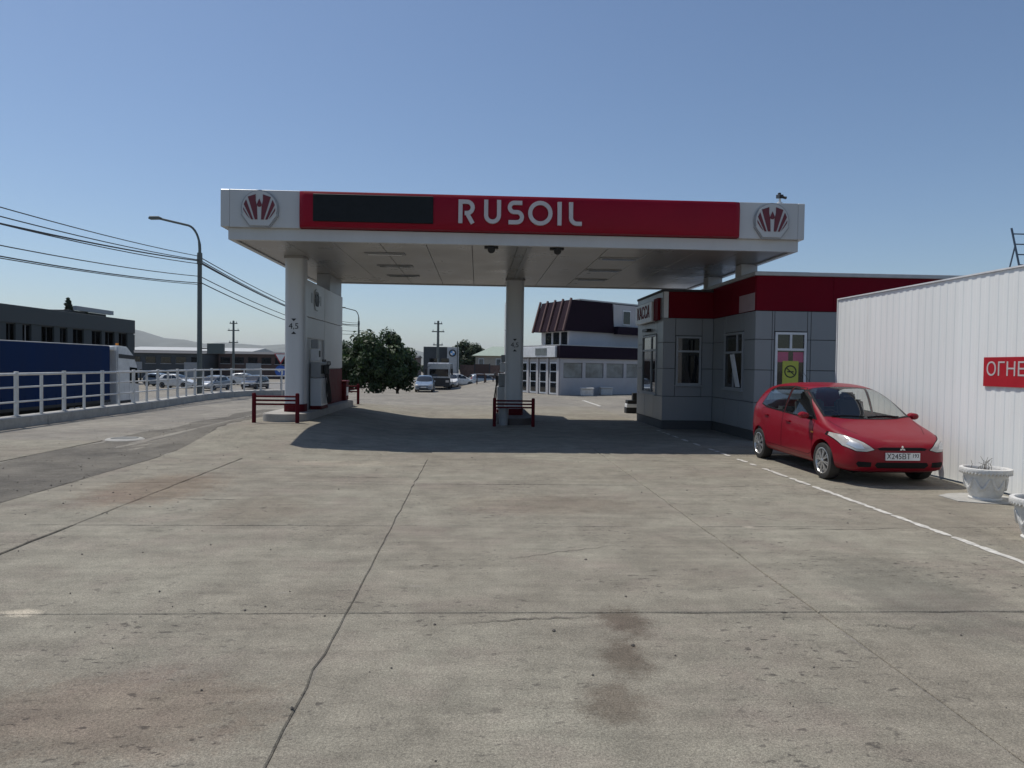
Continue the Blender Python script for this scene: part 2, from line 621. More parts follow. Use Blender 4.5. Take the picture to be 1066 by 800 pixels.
def slab(x0, x1, y0, y1, dz, tilt):
    g, h = 0.0075, 0.0022
    bm = bmesh.new()

    def side(ax, ay, bx, by):
        n = max(4, int(math.hypot(bx - ax, by - ay) / 0.22))
        px, py = (by - ay), -(bx - ax)
        ln = math.hypot(px, py)
        out = []
        for i in range(n):
            t = i / n
            j = rs.uniform(-0.007, 0.007) if i else 0
            if rs.random() < 0.10:
                j -= rs.uniform(0.005, 0.022)
            out.append((ax + (bx - ax) * t + px / ln * j, ay + (by - ay) * t + py / ln * j))
        return out
    pts = side(x0 + g, y0 + h, x1 - g, y0 + h) + side(x1 - g, y0 + h, x1 - g, y1 - h) + side(x1 - g, y1 - h, x0 + g, y1 - h) + side(x0 + g, y1 - h, x0 + g, y0 + h)
    cx, cy = (x0 + x1) / 2, (y0 + y1) / 2

    def z(x, y):
        return dz + tilt[0] * (x - cx) + tilt[1] * (y - cy)
    n = len(pts)
    vs, b = [], 0.008
    for (x, y) in pts:
        vs.append((x, y, -0.05))
    for (x, y) in pts:
        vs.append((x, y, z(x, y) - b))
    for (x, y) in pts:
        dx, dy = cx - x, cy - y
        vs.append((x + math.copysign(min(abs(dx), b), dx), y + math.copysign(min(abs(dy), b), dy), z(x, y)))
    fs = []
    for k in range(2):
        for i in range(n):
            fs.append((k * n + i, k * n + (i + 1) % n, (k + 1) * n + (i + 1) % n, (k + 1) * n + i))
    fs.append(tuple(range(2 * n, 3 * n)))
    m = MB()
    m.add(vs, fs)
    return m.build('concrete_slab', 'concrete', ground)


for i, (x0, x1) in enumerate(xcols):
    rows = yrows
    last = 5 if i == 1 else 6
    if i == 2:
        last = 5
    for j in range(last if i > 0 else 6):
        slab(x0, x1, rows[j], rows[j + 1], 0.014 + rs.uniform(-0.002, 0.003), (rs.uniform(-1, 1) * 0.0006, rs.uniform(-1, 1) * 0.0006))

# hairline cracks in the slabs
def crack(x0, y0, x1, y1, w, seed):
    rk = random.Random(seed)
    n = 22
    a, b = [], []
    off = 0.0
    for i in range(n + 1):
        t = i / n
        off = off * 0.75 + rk.uniform(-0.03, 0.03)
        x, y = x0 + (x1 - x0) * t, y0 + (y1 - y0) * t
        ln = math.hypot(x1 - x0, y1 - y0)
        x, y = x - (y1 - y0) / ln * off, y + (x1 - x0) / ln * off
        ww = w * (0.25 + 0.75 * math.sin(math.pi * t)) * rk.uniform(0.5, 1.2)
        a.append((x - ww * (y1 - y0) / ln, y + ww * (x1 - x0) / ln, 0.0195))
        b.append((x + ww * (y1 - y0) / ln, y - ww * (x1 - x0) / ln, 0.0195))
    m = MB()
    m.add(a + b, [(i, i + 1, n + 2 + i, n + 1 + i) for i in range(n)])
    return m.build('crack', 'crack_dirt', ground)


for k_, c_ in enumerate([(-0.1, 4.80, 0.95, 4.93, 0.006), (2.6, 4.75, 3.1, 4.72, 0.005), (2.9, 7.60, 4.9, 7.66, 0.006), (-2.6, 11.1, -1.2, 11.0, 0.009),
                         (-4.1, 9.3, -3.0, 9.1, 0.008), (-3.9, 11.9, -2.2, 12.1, 0.010), (0.2, 6.4, 1.4, 6.9, 0.004), (-3.0, 3.55, -2.2, 3.5, 0.005),
                         (-7.0 + 2.0, 6.1, -4.4, 7.0, 0.007), (6.1, 6.4, 7.4, 6.9, 0.006), (3.2, 10.2, 4.8, 10.6, 0.007), (-10.9, 14.2, -8.4, 14.8, 0.012)]):
    crack(*c_, k_)
# grit and small stones lying about: one loose scatter
vs, fs = [], []
rk = random.Random(31)
for i in range(900):
    if rk.random() < 0.5:
        x, y = rk.uniform(-11, 7.4), 2.2 + 12 * rk.random() ** 1.3
    else:
        x, y = rk.gauss(-6.9, 1.3), rk.uniform(6, 24)
    r_ = rk.choice((0.004, 0.006, 0.008, 0.012)) * rk.uniform(0.7, 1.4)
    z = max(0.014, gz(x, y) + 0.004) + r_ * 0.3
    o = len(vs)
    vs += [(x + r_ * rk.uniform(0.7, 1.2), y, z), (x, y + r_ * rk.uniform(0.7, 1.2), z), (x - r_ * rk.uniform(0.7, 1.2), y, z), (x, y - r_, z), (x, y, z + r_ * 0.7), (x, y, z - r_ * 0.7)]
    fs += [(o, o + 1, o + 4), (o + 1, o + 2, o + 4), (o + 2, o + 3, o + 4), (o + 3, o, o + 4), (o + 1, o, o + 5), (o + 2, o + 1, o + 5), (o + 3, o + 2, o + 5), (o, o + 3, o + 5)]
me = bpy.data.meshes.new('loose_grit')
me.from_pydata(vs, [], fs)
me.materials.append(MATS['grit_stone'])
gr_ = place('loose_grit', me, V(0, 0, 0), None, 'stuff')
gr_['label'] = 'loose grit and small stones scattered over the concrete forecourt'
gr_['category'] = 'grit'

# worn asphalt strip between the slabs
ys = axis_list([(-0.5, 27, 0.35)])
vs, fs = [], []
for j, y in enumerate(ys):
    for i in range(9):
        t = i / 8
        a = -8.12 + 0.12 * math.sin(y * 1.7) + rs.uniform(-0.05, 0.05)
        b = -5.83 + (0.10 * math.sin(y * 1.3 + 1) + rs.uniform(-0.06, 0.06) if y > 13.2 else 0)
        x = a + (b - a) * t
        vs.append((x, y, gz(x, y) + 0.006))
for j in range(len(ys) - 1):
    for i in range(8):
        fs.append((j * 9 + i, j * 9 + i + 1, (j + 1) * 9 + i + 1, (j + 1) * 9 + i))
me = bpy.data.meshes.new('asphalt_strip')
me.from_pydata(vs, [], fs)
me.materials.append(MATS['asphalt'])
struct(place('asphalt_strip', me, V(0, 0, 0)))
# under-canopy concrete apron: sheet that carries on behind the slabs
ys = axis_list([(13.2, 31, 0.5)])
xs_ = axis_list([(-5.8, 5.2, 0.4)])
vs = [(x, y, gz(x, y) + 0.008) for y in ys for x in xs_ if True]
k = len(xs_)
fs = [(j * k + i, j * k + i + 1, (j + 1) * k + i + 1, (j + 1) * k + i) for j in range(len(ys) - 1) for i in range(k - 1)
      if not (ys[j + 1] < 15.95 and xs_[i] > -0.95)]
me = bpy.data.meshes.new('forecourt_apron')
me.from_pydata(vs, [], fs)
me.materials.append(MATS['concrete'])
struct(place('forecourt_apron', me, V(0, 0, 0)))
# the road beyond the parapet
me = bpy.data.meshes.new('road')
rv = []
for y in axis_list([(-60, 60, 4), (60, 200, 20)]):
    for x in (-24.0, -19.5, -13.3 if y < 38 else -15.5 + 0):
        rv.append((x - 0.05 * max(0, y - 30), y, -1.2 + 0.02 if True else 0))
me.from_pydata(rv, [], [(j * 3 + i, j * 3 + i + 1, (j + 1) * 3 + i + 1, (j + 1) * 3 + i) for j in range(len(rv) // 3 - 1) for i in range(2)])
me.materials.append(MATS['road_grey'])
struct(place('road', me, V(0, 0, 0)))

# painted parking line: broken, worn dashes, and the mark on the far forecourt
pl = thing('parking_line', (5.12, 11, 0), 'worn white painted line on the concrete passing the red car', 'road marking')
y = 2.6
rl = random.Random(11)
while y < 19.6:
    ln = rl.uniform(0.15, 0.6)
    gap = rl.choice((0.0, 0.0, 0.03, 0.09)) if y < 12 else rl.uniform(0.1, 0.5)
    z = 0.0215 if y + ln < 15.9 else 0.013
    if y < 15.9 < y + ln:
        y = 15.92
        continue
    m = MB()
    n = 6
    L_, R_ = [], []
    for i in range(n + 1):
        t = y + ln * i / n
        L_.append((5.03 + rl.uniform(-0.012, 0.012) + (0.02 if i in (0, n) else 0), t, z))
        R_.append((5.115 + rl.uniform(-0.012, 0.012) - (0.02 if i in (0, n) else 0), t, z))
    m.add(L_ + R_, [(i, i + 1, n + 2 + i, n + 1 + i) for i in range(n)])
    m.build('painted_dash', 'line_white', pl)
    y += ln + gap
m = MB()
m.box(5.42, 5.56, 31.4, 36.6, 0.004, 0.012)
tag(m.build('parking_stripe', 'line_white'), 'white stripe on the sunlit ground in front of the white cafe', 'road marking')
m = MB()
m.lathe([(0.0, 0.03), (0.30, 0.03), (0.36, 0.026), (0.40, 0.0)], 28, (-7.83, 16.2, gz(-7.83, 16.2) + 0.008))
for i in range(-3, 4):
    h = math.sqrt(0.28 ** 2 - (i * 0.07) ** 2)
    m.box(-7.83 - h, -7.83 + h, 16.2 + i * 0.07 - 0.012, 16.2 + i * 0.07 + 0.012, gz(-7.83, 16.2) + 0.036, gz(-7.83, 16.2) + 0.046)
tag(m.build('manhole_cover', 'kerb_concrete', smooth=True), 'pale round manhole cover lying in the worn asphalt strip', 'manhole cover')

# ------------------------------------------------------------------ parapet and railing on the left
path = [(-11.75, 4), (-11.75, 25), (-12.0, 28.5), (-12.25, 32), (-12.3, 35), (-11.95, 37), (-11.2, 38.3), (-10.0, 38.9), (-7.5, 39.0)]


def resample(path, d):
    seg = [(Vector(a), Vector(b)) for a, b in zip(path, path[1:])]
    tot = sum((b - a).length for a, b in seg)
    out, t, acc, i = [], 0.0, 0.0, 0
    while t <= tot + 1e-6:
        while i < len(seg) - 1 and t > acc + (seg[i][1] - seg[i][0]).length:
            acc += (seg[i][1] - seg[i][0]).length
            i += 1
        a, b = seg[i]
        out.append(a + (b - a) * ((t - acc) / (b - a).length))
        t += d
    return out


def smooth_path(p, it=2):
    p = [Vector(q) for q in p]
    for _ in range(it):
        q = [p[0]]
        for a, b in zip(p, p[1:]):
            q += [a * 0.75 + b * 0.25, a * 0.25 + b * 0.75]
        q.append(p[-1])
        p = q
    return p


sp = smooth_path(path)
fine = resample(sp, 0.535)
par = thing('parapet', (-12, 20, 0), 'low concrete parapet kerb along the left edge of the forecourt', 'kerb')


def off_pts(pts, d):
    out = []
    for i, p in enumerate(pts):
        t = (pts[min(i + 1, len(pts) - 1)] - pts[max(i - 1, 0)]).normalized()
        out.append(p + Vector((-t.y, t.x)) * d)
    return out


i = 0
blk = 6
while i < len(fine) - 1:
    j = min(i + blk, len(fine) - 1)
    seg = fine[i:j + 1]
    ina, oub = off_pts(seg, -0.02), off_pts(seg, 0.34)
    # small gap at both ends
    m = MB()
    n = len(seg)
    d0 = (seg[1] - seg[0]).normalized() * 0.012
    vs = []
    for row, zz in ((ina, -0.1), (ina, 0.27), (oub, 0.29), (oub, -1.3)):
        for k_, p in enumerate(row):
            q = p + (d0 if k_ == 0 else -d0 if k_ == n - 1 else d0 * 0)
            vs.append((q.x, q.y, zz))
    fs = [(a * n + k_, a * n + k_ + 1, ((a + 1) % 4) * n + k_ + 1, ((a + 1) % 4) * n + k_) for a in range(4) for k_ in range(n - 1)]
    fs += [(0, n, 2 * n, 3 * n), (n - 1, 2 * n - 1, 3 * n - 1, 4 * n - 1)]
    m.add(vs, fs)
    m.build('kerb_block', 'kerb_concrete', par, bevel=0.015)
    i = j
rl_ = thing('railing', (-12, 20, 0.27), 'white tube railing with three rails on the concrete parapet', 'railing')
mid = off_pts(fine, 0.16)
for i in range(0, len(mid), 2):
    p = mid[i]
    thick = (i // 2) % 2 == 0
    m = MB()
    r = 0.042 if thick else 0.032
    m.box(p.x - r, p.x + r, p.y - r, p.y + r, 0.27, 1.44 if thick else 1.36)
    if thick:
        m.box(p.x - 0.08, p.x + 0.08, p.y - 0.08, p.y + 0.08, 0.285, 0.30)
    m.build('post', 'rail_white', rl_, bevel=0.006)
for zz, r in ((1.37, 0.036), (1.03, 0.024), (0.65, 0.024)):
    m = MB()
    m.tube([(p.x, p.y, zz) for p in mid], r, 8)
    m.build('rail', 'rail_white', rl_, smooth=True)

# ------------------------------------------------------------------ canopy
CX0, CX1, CY0, CY1 = -5.59, 7.38, 16.22, 24.75
can = thing('filling_station_canopy', (0.9, 20.5, 0), 'white filling station canopy with red front fascia and round emblems', 'canopy')
m = MB()
t = 0.12
m.box(CX0, CX1, CY0, CY0 + t, 4.5, 4.76)
m.box(CX0, CX1, CY1 - t, CY1, 4.5, 4.76)
m.box(CX0, CX0 + t, CY0 + t, CY1 - t, 4.5, 4.76)
m.box(CX1 - t, CX1, CY0 + t, CY1 - t, 4.5, 4.76)
m.build('lower_lip', 'canopy_white', can)
# upper fascia: side and rear bands, roof deck
m = MB()
m.box(CX0 - 0.14, CX0 + 0.06, CY0 - 0.10, CY1 + 0.1, 4.762, 5.59)
m.build('side_fascia', 'canopy_white', can, bevel=0.012)
m = MB()
m.box(CX1 - 0.06, CX1 + 0.10, CY0 - 0.10, CY1 + 0.1, 4.762, 5.59)
m.build('side_fascia', 'canopy_white', can, bevel=0.012)
m = MB()
m.box(CX0 + 0.062, CX1 - 0.062, CY1 - 0.06, CY1 + 0.1, 4.762, 5.59)
m.build('rear_fascia', 'canopy_white', can)
m = MB()
m.box(CX0 + 0.065, CX1 - 0.065, CY0 + 0.05, CY1 - 0.065, 5.30, 5.36)
m.build('roof_deck', 'steel_grey', can)
for a, b in ((CX0 + 0.062, -3.995), (5.945, CX1 - 0.062)):
    m = MB()
    m.box(a, b, CY0 - 0.10, CY0 + 0.04, 4.762, 5.59)
    m.build('front_fascia', 'canopy_white', can, bevel=0.006)
# bulging red panel
prof = []
for i in range(13):
    a = -math.pi / 2 + math.pi * i / 12
    c_ = math.cos(a)
    prof.append((CY0 - 0.10 - 0.15 * (abs(c_) ** 0.45), 5.18 + 0.405 * math.sin(a) / 1.0))
prof += [(CY0 + 0.04, 5.585), (CY0 + 0.04, 4.775)]
m = MB()
ends = [(-3.99, 0.35), (-3.93, 0.8), (-3.85, 1.0), (5.79, 1.0), (5.88, 0.8), (5.94, 0.35)]
n = len(prof)
vs = []
for x, k_ in ends:
    for yy, zz in prof:
        vs.append((x, (CY0 - 0.10) + (yy - CY0 + 0.10) * (k_ if yy < CY0 - 0.1 else 1), zz))
fs = [(a * n + i, a * n + (i + 1) % n, (a + 1) * n + (i + 1) % n, (a + 1) * n + i) for a in range(len(ends) - 1) for i in range(n)]
fs += [tuple(range(n)), tuple(range(len(vs) - n, len(vs)))]
m.add(vs, fs)
red = m.build('red_panel', 'fascia_red', can, smooth=True)
FY = CY0 - 0.25
m = MB()
m.box(-3.67, -1.03, FY - 0.025, FY + 0.06, 4.90, 5.50)
led = m.build('display_board', 'led_black', red, bevel=0.01)

# RUSOIL letters as thick ribbons
lt = thing('x', (0, 0, 0), 'x', 'x')


def ribbon(paths, w, x0, z0, k):
    """paths of 2D points (unit: letter height) -> a solid letter"""
    m = MB()
    for pk, pts in enumerate(paths):
        pts = [Vector(p) for p in pts]
        n = len(pts)
        a, b = [], []
        for i, p in enumerate(pts):
            if (pts[0] - pts[-1]).length < 1e-4:
                d = (pts[(i + 1) % (n - 1) if i < n - 1 else 1] - pts[i - 1 if i > 0 else n - 2]).normalized()
            else:
                d = (pts[min(i + 1, n - 1)] - pts[max(i - 1, 0)]).normalized()
            nn = Vector((-d.y, d.x))
            a.append(p + nn * w / 2)
            b.append(p - nn * w / 2)
        vs = []
        for yy in (FY - 0.05 + 0.003 * pk, FY + 0.03 + 0.003 * pk):
            for q in a:
                vs.append((x0 + q.x * k, yy, z0 + q.y * k))
            for q in b:
                vs.append((x0 + q.x * k, yy, z0 + q.y * k))
        fs = []
        for i in range(n - 1):
            fs += [(i, i + 1, n + i + 1, n + i), (2 * n + i, 3 * n + i, 3 * n + i + 1, 2 * n + i + 1),
                   (i, 2 * n + i, 2 * n + i + 1, i + 1), (n + i, n + i + 1, 3 * n + i + 1, 3 * n + i)]
        fs += [(0, n, 3 * n, 2 * n), (n - 1, 3 * n - 1, 4 * n - 1, 2 * n - 1)]
        m.add(vs, fs)
    return m


def arc(cx, cz, r, a0, a1, n=10, ry=None):
    ry = r if ry is None else ry
    return [(cx + r * math.cos(R(a0 + (a1 - a0) * i / n)), cz + ry * math.sin(R(a0 + (a1 - a0) * i / n))) for i in range(n + 1)]


bpy.data.objects.remove(lt)
K = 0.53
w = 0.17
letters = [
    (-0.47, 'R', [[(0.085, 0), (0.085, 0.98)], [(0.17, 0.895), (0.36, 0.895)] + arc(0.36, 0.66, 0.235, 75, -75) + [(0.36, 0.425), (0.26, 0.425)], [(0.37, 0.40), (0.60, 0.0)]]),
    (0.10, 'U', [[(0.085, 1.0), (0.085, 0.36)] + arc(0.355, 0.36, 0.27, 190, 350) + [(0.625, 0.36), (0.625, 1.0)]]),
    (0.63, 'S', [[(0.60, 0.90), (0.30, 0.90)] + arc(0.27, 0.705, 0.195, 100, 260) + [(0.36, 0.51)] + arc(0.385, 0.30, 0.21, 80, -80) + [(0.36, 0.085), (0.03, 0.085)]]),
    (1.08, 'O', [arc(0.52, 0.49, 0.43, 0, 360, 28, 0.43)]),
    (1.735, 'I', [[(0.1, 0), (0.1, 0.98)]]),
    (2.00, 'L', [[(0.085, 0.98), (0.085, 0.36)] + arc(0.345, 0.345, 0.26, 185, 265) + [(0.36, 0.085), (0.55, 0.085)]]),
]
for x0, ch, paths in letters:
    lo = ribbon(paths, w, x0, 4.925, K).build('letter', 'letter_white', red)


def emblem(parent, c, right, up, r, thick, face='canopy_white', petal='logo_red'):
    """round fan emblem with a drop, built as raised pieces"""
    c, rt, u = Vector(c), Vector(right).normalized(), Vector(up)
    nrm = rt.cross(u)

    def P(a, b, h):
        return c + rt * a * r + u * b * r + nrm * h
    rim = [(0.97 * math.cos(R(a)), 0.97 * math.sin(R(a))) for a in range(-18, 200, 12)]
    rim += [(-0.97, -0.35), (-0.52, -0.97), (0.52, -0.97), (0.97, -0.35)]
    m = MB()
    m.prism([(a * 1.06, b * 1.06) for a, b in rim], 0.0, thick * 0.6, lambda a, b, h: P(a, b, h))
    disc = m.build('emblem_edge', 'frame_grey', parent)
    m = MB()
    m.prism([(a * 0.98, b * 0.98) for a, b in rim], thick * 0.3, thick, lambda a, b, h: P(a, b, h))
    d = m.build('emblem', face, parent)
    for sgn in (-1, 1):
        pet = [
            [(0.10, -0.62), (0.24, -0.62), (0.62, 0.62), (0.20, 0.76), (0.20, 0.42), (0.13, 0.12)],
            [(0.33, -0.62), (0.44, -0.62), (0.84, 0.20), (0.72, 0.46)],
            [(0.53, -0.56), (0.66, -0.42), (0.86, -0.12), (0.87, 0.02)],
        ]
        for pts in pet:
            m = MB()
            m.prism([(sgn * a, b) for a, b in pts], thick * 0.9, thick + 0.012, lambda a, b, h: P(a, b, h))
            m.build('petal', petal, d)
    dp = [(0, 0.52)] + [(0.13 * math.cos(R(a)), 0.20 + 0.13 * math.sin(R(a))) for a in range(30, -211, -30)]
    m = MB()
    m.prism(dp, thick * 0.9, thick + 0.012, lambda a, b, h: P(a, b, h))
    m.build('drop', petal, d)


emblem(can, (-4.86, CY0 - 0.10, 5.17), (1, 0, 0), (0, 0, 1), 0.40, 0.07)
emblem(can, (6.69, CY0 - 0.10, 5.17), (1, 0, 0), (0, 0, 1), 0.40, 0.07)
# soffit panels and light slots
nst = 12
x0s, x1s = CX0 + t + 0.01, CX1 - t - 0.01
sw = (x1s - x0s) / nst
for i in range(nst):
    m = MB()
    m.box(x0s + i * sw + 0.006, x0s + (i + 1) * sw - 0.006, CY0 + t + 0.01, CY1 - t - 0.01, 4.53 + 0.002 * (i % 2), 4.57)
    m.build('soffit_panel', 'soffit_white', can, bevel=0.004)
for (x, yy) in [(-2.35, 18.0), (-2.35, 20.2), (-2.35, 22.4), (3.55, 18.0), (3.55, 20.2), (3.55, 22.4)]:
    m = MB()
    m.box(x - 0.50, x + 0.50, yy - 0.13, yy + 0.13, 4.50, 4.535)
    f = m.build('soffit_light', 'frame_grey', can, bevel=0.008)
    m = MB()
    m.box(x - 0.42, x + 0.42, yy - 0.08, yy + 0.08, 4.492, 4.499)
    m.build('lens', 'glass_pale', f)
for x in (0.28, 1.80):
    m = MB()
    m.box(x - 0.16, x + 0.16, CY0 + 0.2, CY0 + 0.36, 4.46, 4.53)
    m.cyl((x, CY0 + 0.18, 4.46), (x, CY0 + 0.10, 4.40), 0.07, 0.09, 10)
    m.build('floodlight', 'black_paint', can, bevel=0.01)
# beam line under soffit above the centre column
m = MB()
m.box(1.12, 1.22, CY0 + 0.3, 22.5, 4.50, 4.533)
m.build('soffit_trunking', 'frame_grey', can)


def rr_poly(hx, hy, r, n=5):
    out = []
    for cx, cy, a0 in ((hx - r, hy - r, 0), (-hx + r, hy - r, 90), (-hx + r, -hy + r, 180), (hx - r, -hy + r, 270)):
        for i in range(n + 1):
            a = R(a0 + 90 * i / n)
            out.append((cx + r * math.cos(a), cy + r * math.sin(a)))
    return out


def column(x, y, h, z0, z1, clearance=True):
    m = MB()
    m.prism([(x + a, y + b) for a, b in rr_poly(h, h, h * 0.55)], z0 + 0.20, z1, lambda a, b, c: (a, b, c))
    c = m.build('column', 'column_white', can, smooth=True)
    m = MB()
    m.prism([(x + a, y + b) for a, b in rr_poly(h + 0.012, h + 0.012, h * 0.55)], z0, z0 + 0.20, lambda a, b, c: (a, b, c))
    m.build('column_base', 'barrier_red', c, smooth=True)
    m = MB()
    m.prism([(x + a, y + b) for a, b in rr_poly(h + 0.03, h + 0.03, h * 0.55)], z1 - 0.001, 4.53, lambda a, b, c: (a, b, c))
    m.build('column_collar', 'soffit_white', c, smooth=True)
    if clearance:
        zc = z0 + 2.22
        yy = y - h - 0.004
        for s in (-1, 1):
            m = MB()
            m.prism([(x - 0.065, zc + s * 0.20), (x + 0.065, zc + s * 0.20), (x, zc + s * 0.13)], yy - 0.004, yy, lambda a, b, c_: (a, c_, b))
            m.build('clearance_mark', 'black_paint', c)
        text_part('4,5', 0.215, 0.004, 'black_paint', c, (x, yy, zc), (1, 0, 0), (0, 0, 1), 'clearance_figure')
    return c


column(-4.77, 18.95, 0.255, 0.49, 4.47)
column(1.17, 22.85, 0.285, 0.20, 4.47)
m = MB()
m.box(-5.0, -4.60, 22.3, 24.2, 4.004, 4.528)
m.build('rear_column_head', 'frame_grey', can, bevel=0.01)
# short stub columns standing on the shop roof
for x, yy in ((7.12, 18.7), (7.12, 21.4)):
    m = MB()
    m.box(x - 0.22, x + 0.22, yy - 0.22, yy + 0.22, 4.08, 4.53)
    m.build('stub_column', 'column_white', can, bevel=0.01)


# ------------------------------------------------------------------ pump islands
def island(x, y0, y1, h, z0, z1, label, mt='plinth'):
    n = 10
    poly = [(x + h * math.cos(R(180 + 180 * i / n)), y0 + h + h * math.sin(R(180 + 180 * i / n))) for i in range(n + 1)]
    poly += [(x + h * math.cos(R(180 * i / n)), y1 - h + h * math.sin(R(180 * i / n))) for i in range(n + 1)]
    m = MB()
    m.prism(poly, z0, z1, lambda a, b, c: (a, b, c))
    o = m.build('pump_island', mt, bevel=0.02, seg=2, smooth=True)
    return tag(o, label, 'pump island')


island(-4.85, 17.75, 25.4, 0.56, 0.1, 0.49, 'round ended concrete pump island under the left canopy columns')
island(1.17, 21.0, 26.4, 0.56, -0.05, 0.20, 'shaded concrete pump island round the middle canopy column', 'plinth_shaded')


def barrier(x0, x1, y, z0, h, label):
    b = thing('island_barrier', ((x0 + x1) / 2, y, z0), label, 'barrier', 'red guard barriers at the pump island ends')
    for x in (x0, x1):
        m = MB()
        m.cyl((x, y, z0 - 0.08), (x, y, z0 + h), 0.05, n=12)
        m.lathe([(0.05, 0), (0.04, 0.03), (0.0, 0.04)], 12, (x, y, z0 + h))
        m.build('post', 'barrier_red', b, smooth=True)
    for k in range(3):
        m = MB()
        z = z0 + h - 0.05 - k * 0.095
        m.cyl((x0, y, z), (x1, y, z), 0.024, n=8)
        m.build('rail', 'barrier_red', b, smooth=True)
    return b


barrier(-5.42, -4.38, 17.55, 0.27, 0.72, 'red tube barrier guarding the near end of the left pump island')
barrier(0.50, 1.62, 20.5, 0.0, 0.80, 'red tube barrier in shade before the middle canopy column')
barrier(-5.40, -4.30, 25.9, 0.27, 0.72, 'red tube barrier at the far end of the left pump island')


def pylon(x, y0, y1, z0, side, label):
    """tall panel wall over a pump: frame, sign board with emblem, recess with dispenser gear on the given side"""
    p = thing('pump_pylon', (x, (y0 + y1) / 2, z0), label, 'pump pylon', 'panelled pump pylons on the islands')
    h = 0.21
    ym = y0 + (y1 - y0) * 0.44
    zt = 4.0
    m = MB()
    m.box(x - h + 0.05, x + h - 0.05, y0, y1, z0, zt)
    m.build('core', 'column_white', p)
    for sg in (-1, 1):
        xf = x + sg * (h - 0.05)
        for a, b, c, d in ((y0, ym - 0.01, 3.02, zt), (ym + 0.01, y1, 3.02, zt), (ym + 0.01, y1, z0 + 1.12, 3.0), (y0, ym - 0.01, z0 + 1.95, 3.0)):
            m = MB()
            m.box(min(xf, xf + sg * 0.05), max(xf, xf + sg * 0.05), a, b, c, d)
            m.build('panel', 'column_white', p, bevel=0.008)
        m = MB()
        m.box(min(xf, xf + sg * 0.05), max(xf, xf + sg * 0.05), ym + 0.01, y1, z0, z0 + 1.10)
        m.build('red_panel', 'barrier_red', p, bevel=0.008)
    xs = x + side * h
    emblem(p, (xs, (y0 + ym) / 2, 3.55), (0, side, 0), (0, 0, 1), 0.30, 0.02, 'column_white', 'black_paint')
    for k, (yy, s_) in enumerate((((y0 + ym) / 2 - 0.55, 0.10), ((y0 + ym) / 2 + 0.55, 0.10))):
        m = MB()
        m.box(min(xs, xs + side * 0.006), max(xs, xs + side * 0.006), yy - 0.07, yy + 0.07, 3.42, 3.70)
        m.build('grade_plate', 'frame_grey', p)
    return p


pylon(-4.80, 19.35, 24.35, 0.49, 1, 'tall white pump pylon with round emblem on the left island')
pylon(1.17, 23.2, 26.0, 0.20, -1, 'tall white pump pylon behind the middle canopy column')


def dispenser(x, y, z0, side, label):
    d = thing('fuel_dispenser', (x, y, z0), label, 'fuel dispenser', 'fuel dispensers on the pump islands')
    s = side

    def bx(name, a, b, c, e, f, g_, mt, par=None, bev=0.012):
        m = MB()
        m.box(min(x + s * a, x + s * b), max(x + s * a, x + s * b), y + c, y + e, z0 + f, z0 + g_)
        return m.build(name, mt, par or d, bevel=bev)
    bx('lower_cabinet', 0, 0.30, -0.42, 0.42, 0, 0.86, 'column_white')
    bx('plinth_band', 0.0, 0.31, -0.43, 0.43, 0, 0.10, 'barrier_red')
    hd = bx('head', 0, 0.26, -0.40, 0.40, 0.88, 1.30, 'frame_grey')
    bx('display', 0.26, 0.268, -0.30, 0.30, 0.98, 1.22, 'led_black', hd, 0)
    bx('terminal_box', 0.0, 0.22, -0.42, -0.16, 1.34, 1.66, 'frame_white')
    bx('terminal_screen', 0.22, 0.228, -0.38, -0.20, 1.44, 1.62, 'led_black')
    bx('upper_box', 0.0, 0.18, -0.36, -0.20, 1.68, 1.92, 'frame_grey')
    for k in range(3):
        yy = y + 0.02 + k * 0.19
        m = MB()
        m.obox((x + s * 0.31, yy, z0 + 1.10), (0.028, 0, 0), (0, 0.025, 0), (0, 0, 0.13))
        m.tube([(x + s * 0.31, yy, z0 + 1.18), (x + s * 0.38, yy, z0 + 1.24), (x + s * 0.36, yy, z0 + 1.34)], 0.016, 6)
        m.build('nozzle', 'black_paint', d, bevel=0.006)
        m = MB()
        m.tube([(x + s * 0.31, yy, z0 + 0.98), (x + s * 0.37, yy + 0.02, z0 + 0.55), (x + s * 0.40, yy + 0.05, z0 + 0.22), (x + s * 0.37, yy + 0.10, z0 + 0.14),
                (x + s * 0.33, yy + 0.14, z0 + 0.35), (x + s * 0.30, yy + 0.15, z0 + 0.80), (x + s * 0.20, yy + 0.16, z0 + 1.38)], 0.016, 6)
        m.build('hose', 'rubber', d, smooth=True)
    return d


dispenser(-4.59, 20.2, 0.49, 1, 'white and grey fuel dispenser with black hoses beside the left column')
dispenser(0.96, 24.0, 0.20, -1, 'shaded fuel dispenser with black hoses behind the middle column')
# red litter bin at the far end of the left island
lb = thing('litter_bin', (-4.75, 24.75, 0.49), 'red bin standing at the far end of the left pump island', 'bin')
m = MB()
m.box(-5.02, -4.48, 24.45, 25.0, 0.49, 1.10)
m.build('body', 'barrier_red', lb, bevel=0.03)
m = MB()
m.box(-5.05, -4.45, 24.42, 25.03, 1.102, 1.18)
m.build('lid', 'barrier_red', lb, bevel=0.02)
m = MB()
m.box(-4.478, -4.47, 24.56, 24.90, 0.66, 0.95)
m.build('notice', 'plate_white', lb)
m = MB()
m.cyl((0.78, 20.95, 0.0), (0.78, 20.95, 0.52), 0.13, 0.15, 14)
m.lathe([(0.15, 0.52), (0.155, 0.54), (0.0, 0.56)], 14, (0.78, 20.95, 0))
tag(m.build('litter_bucket', 'frame_grey', smooth=True), 'small grey bucket behind the shaded red barrier', 'bucket')

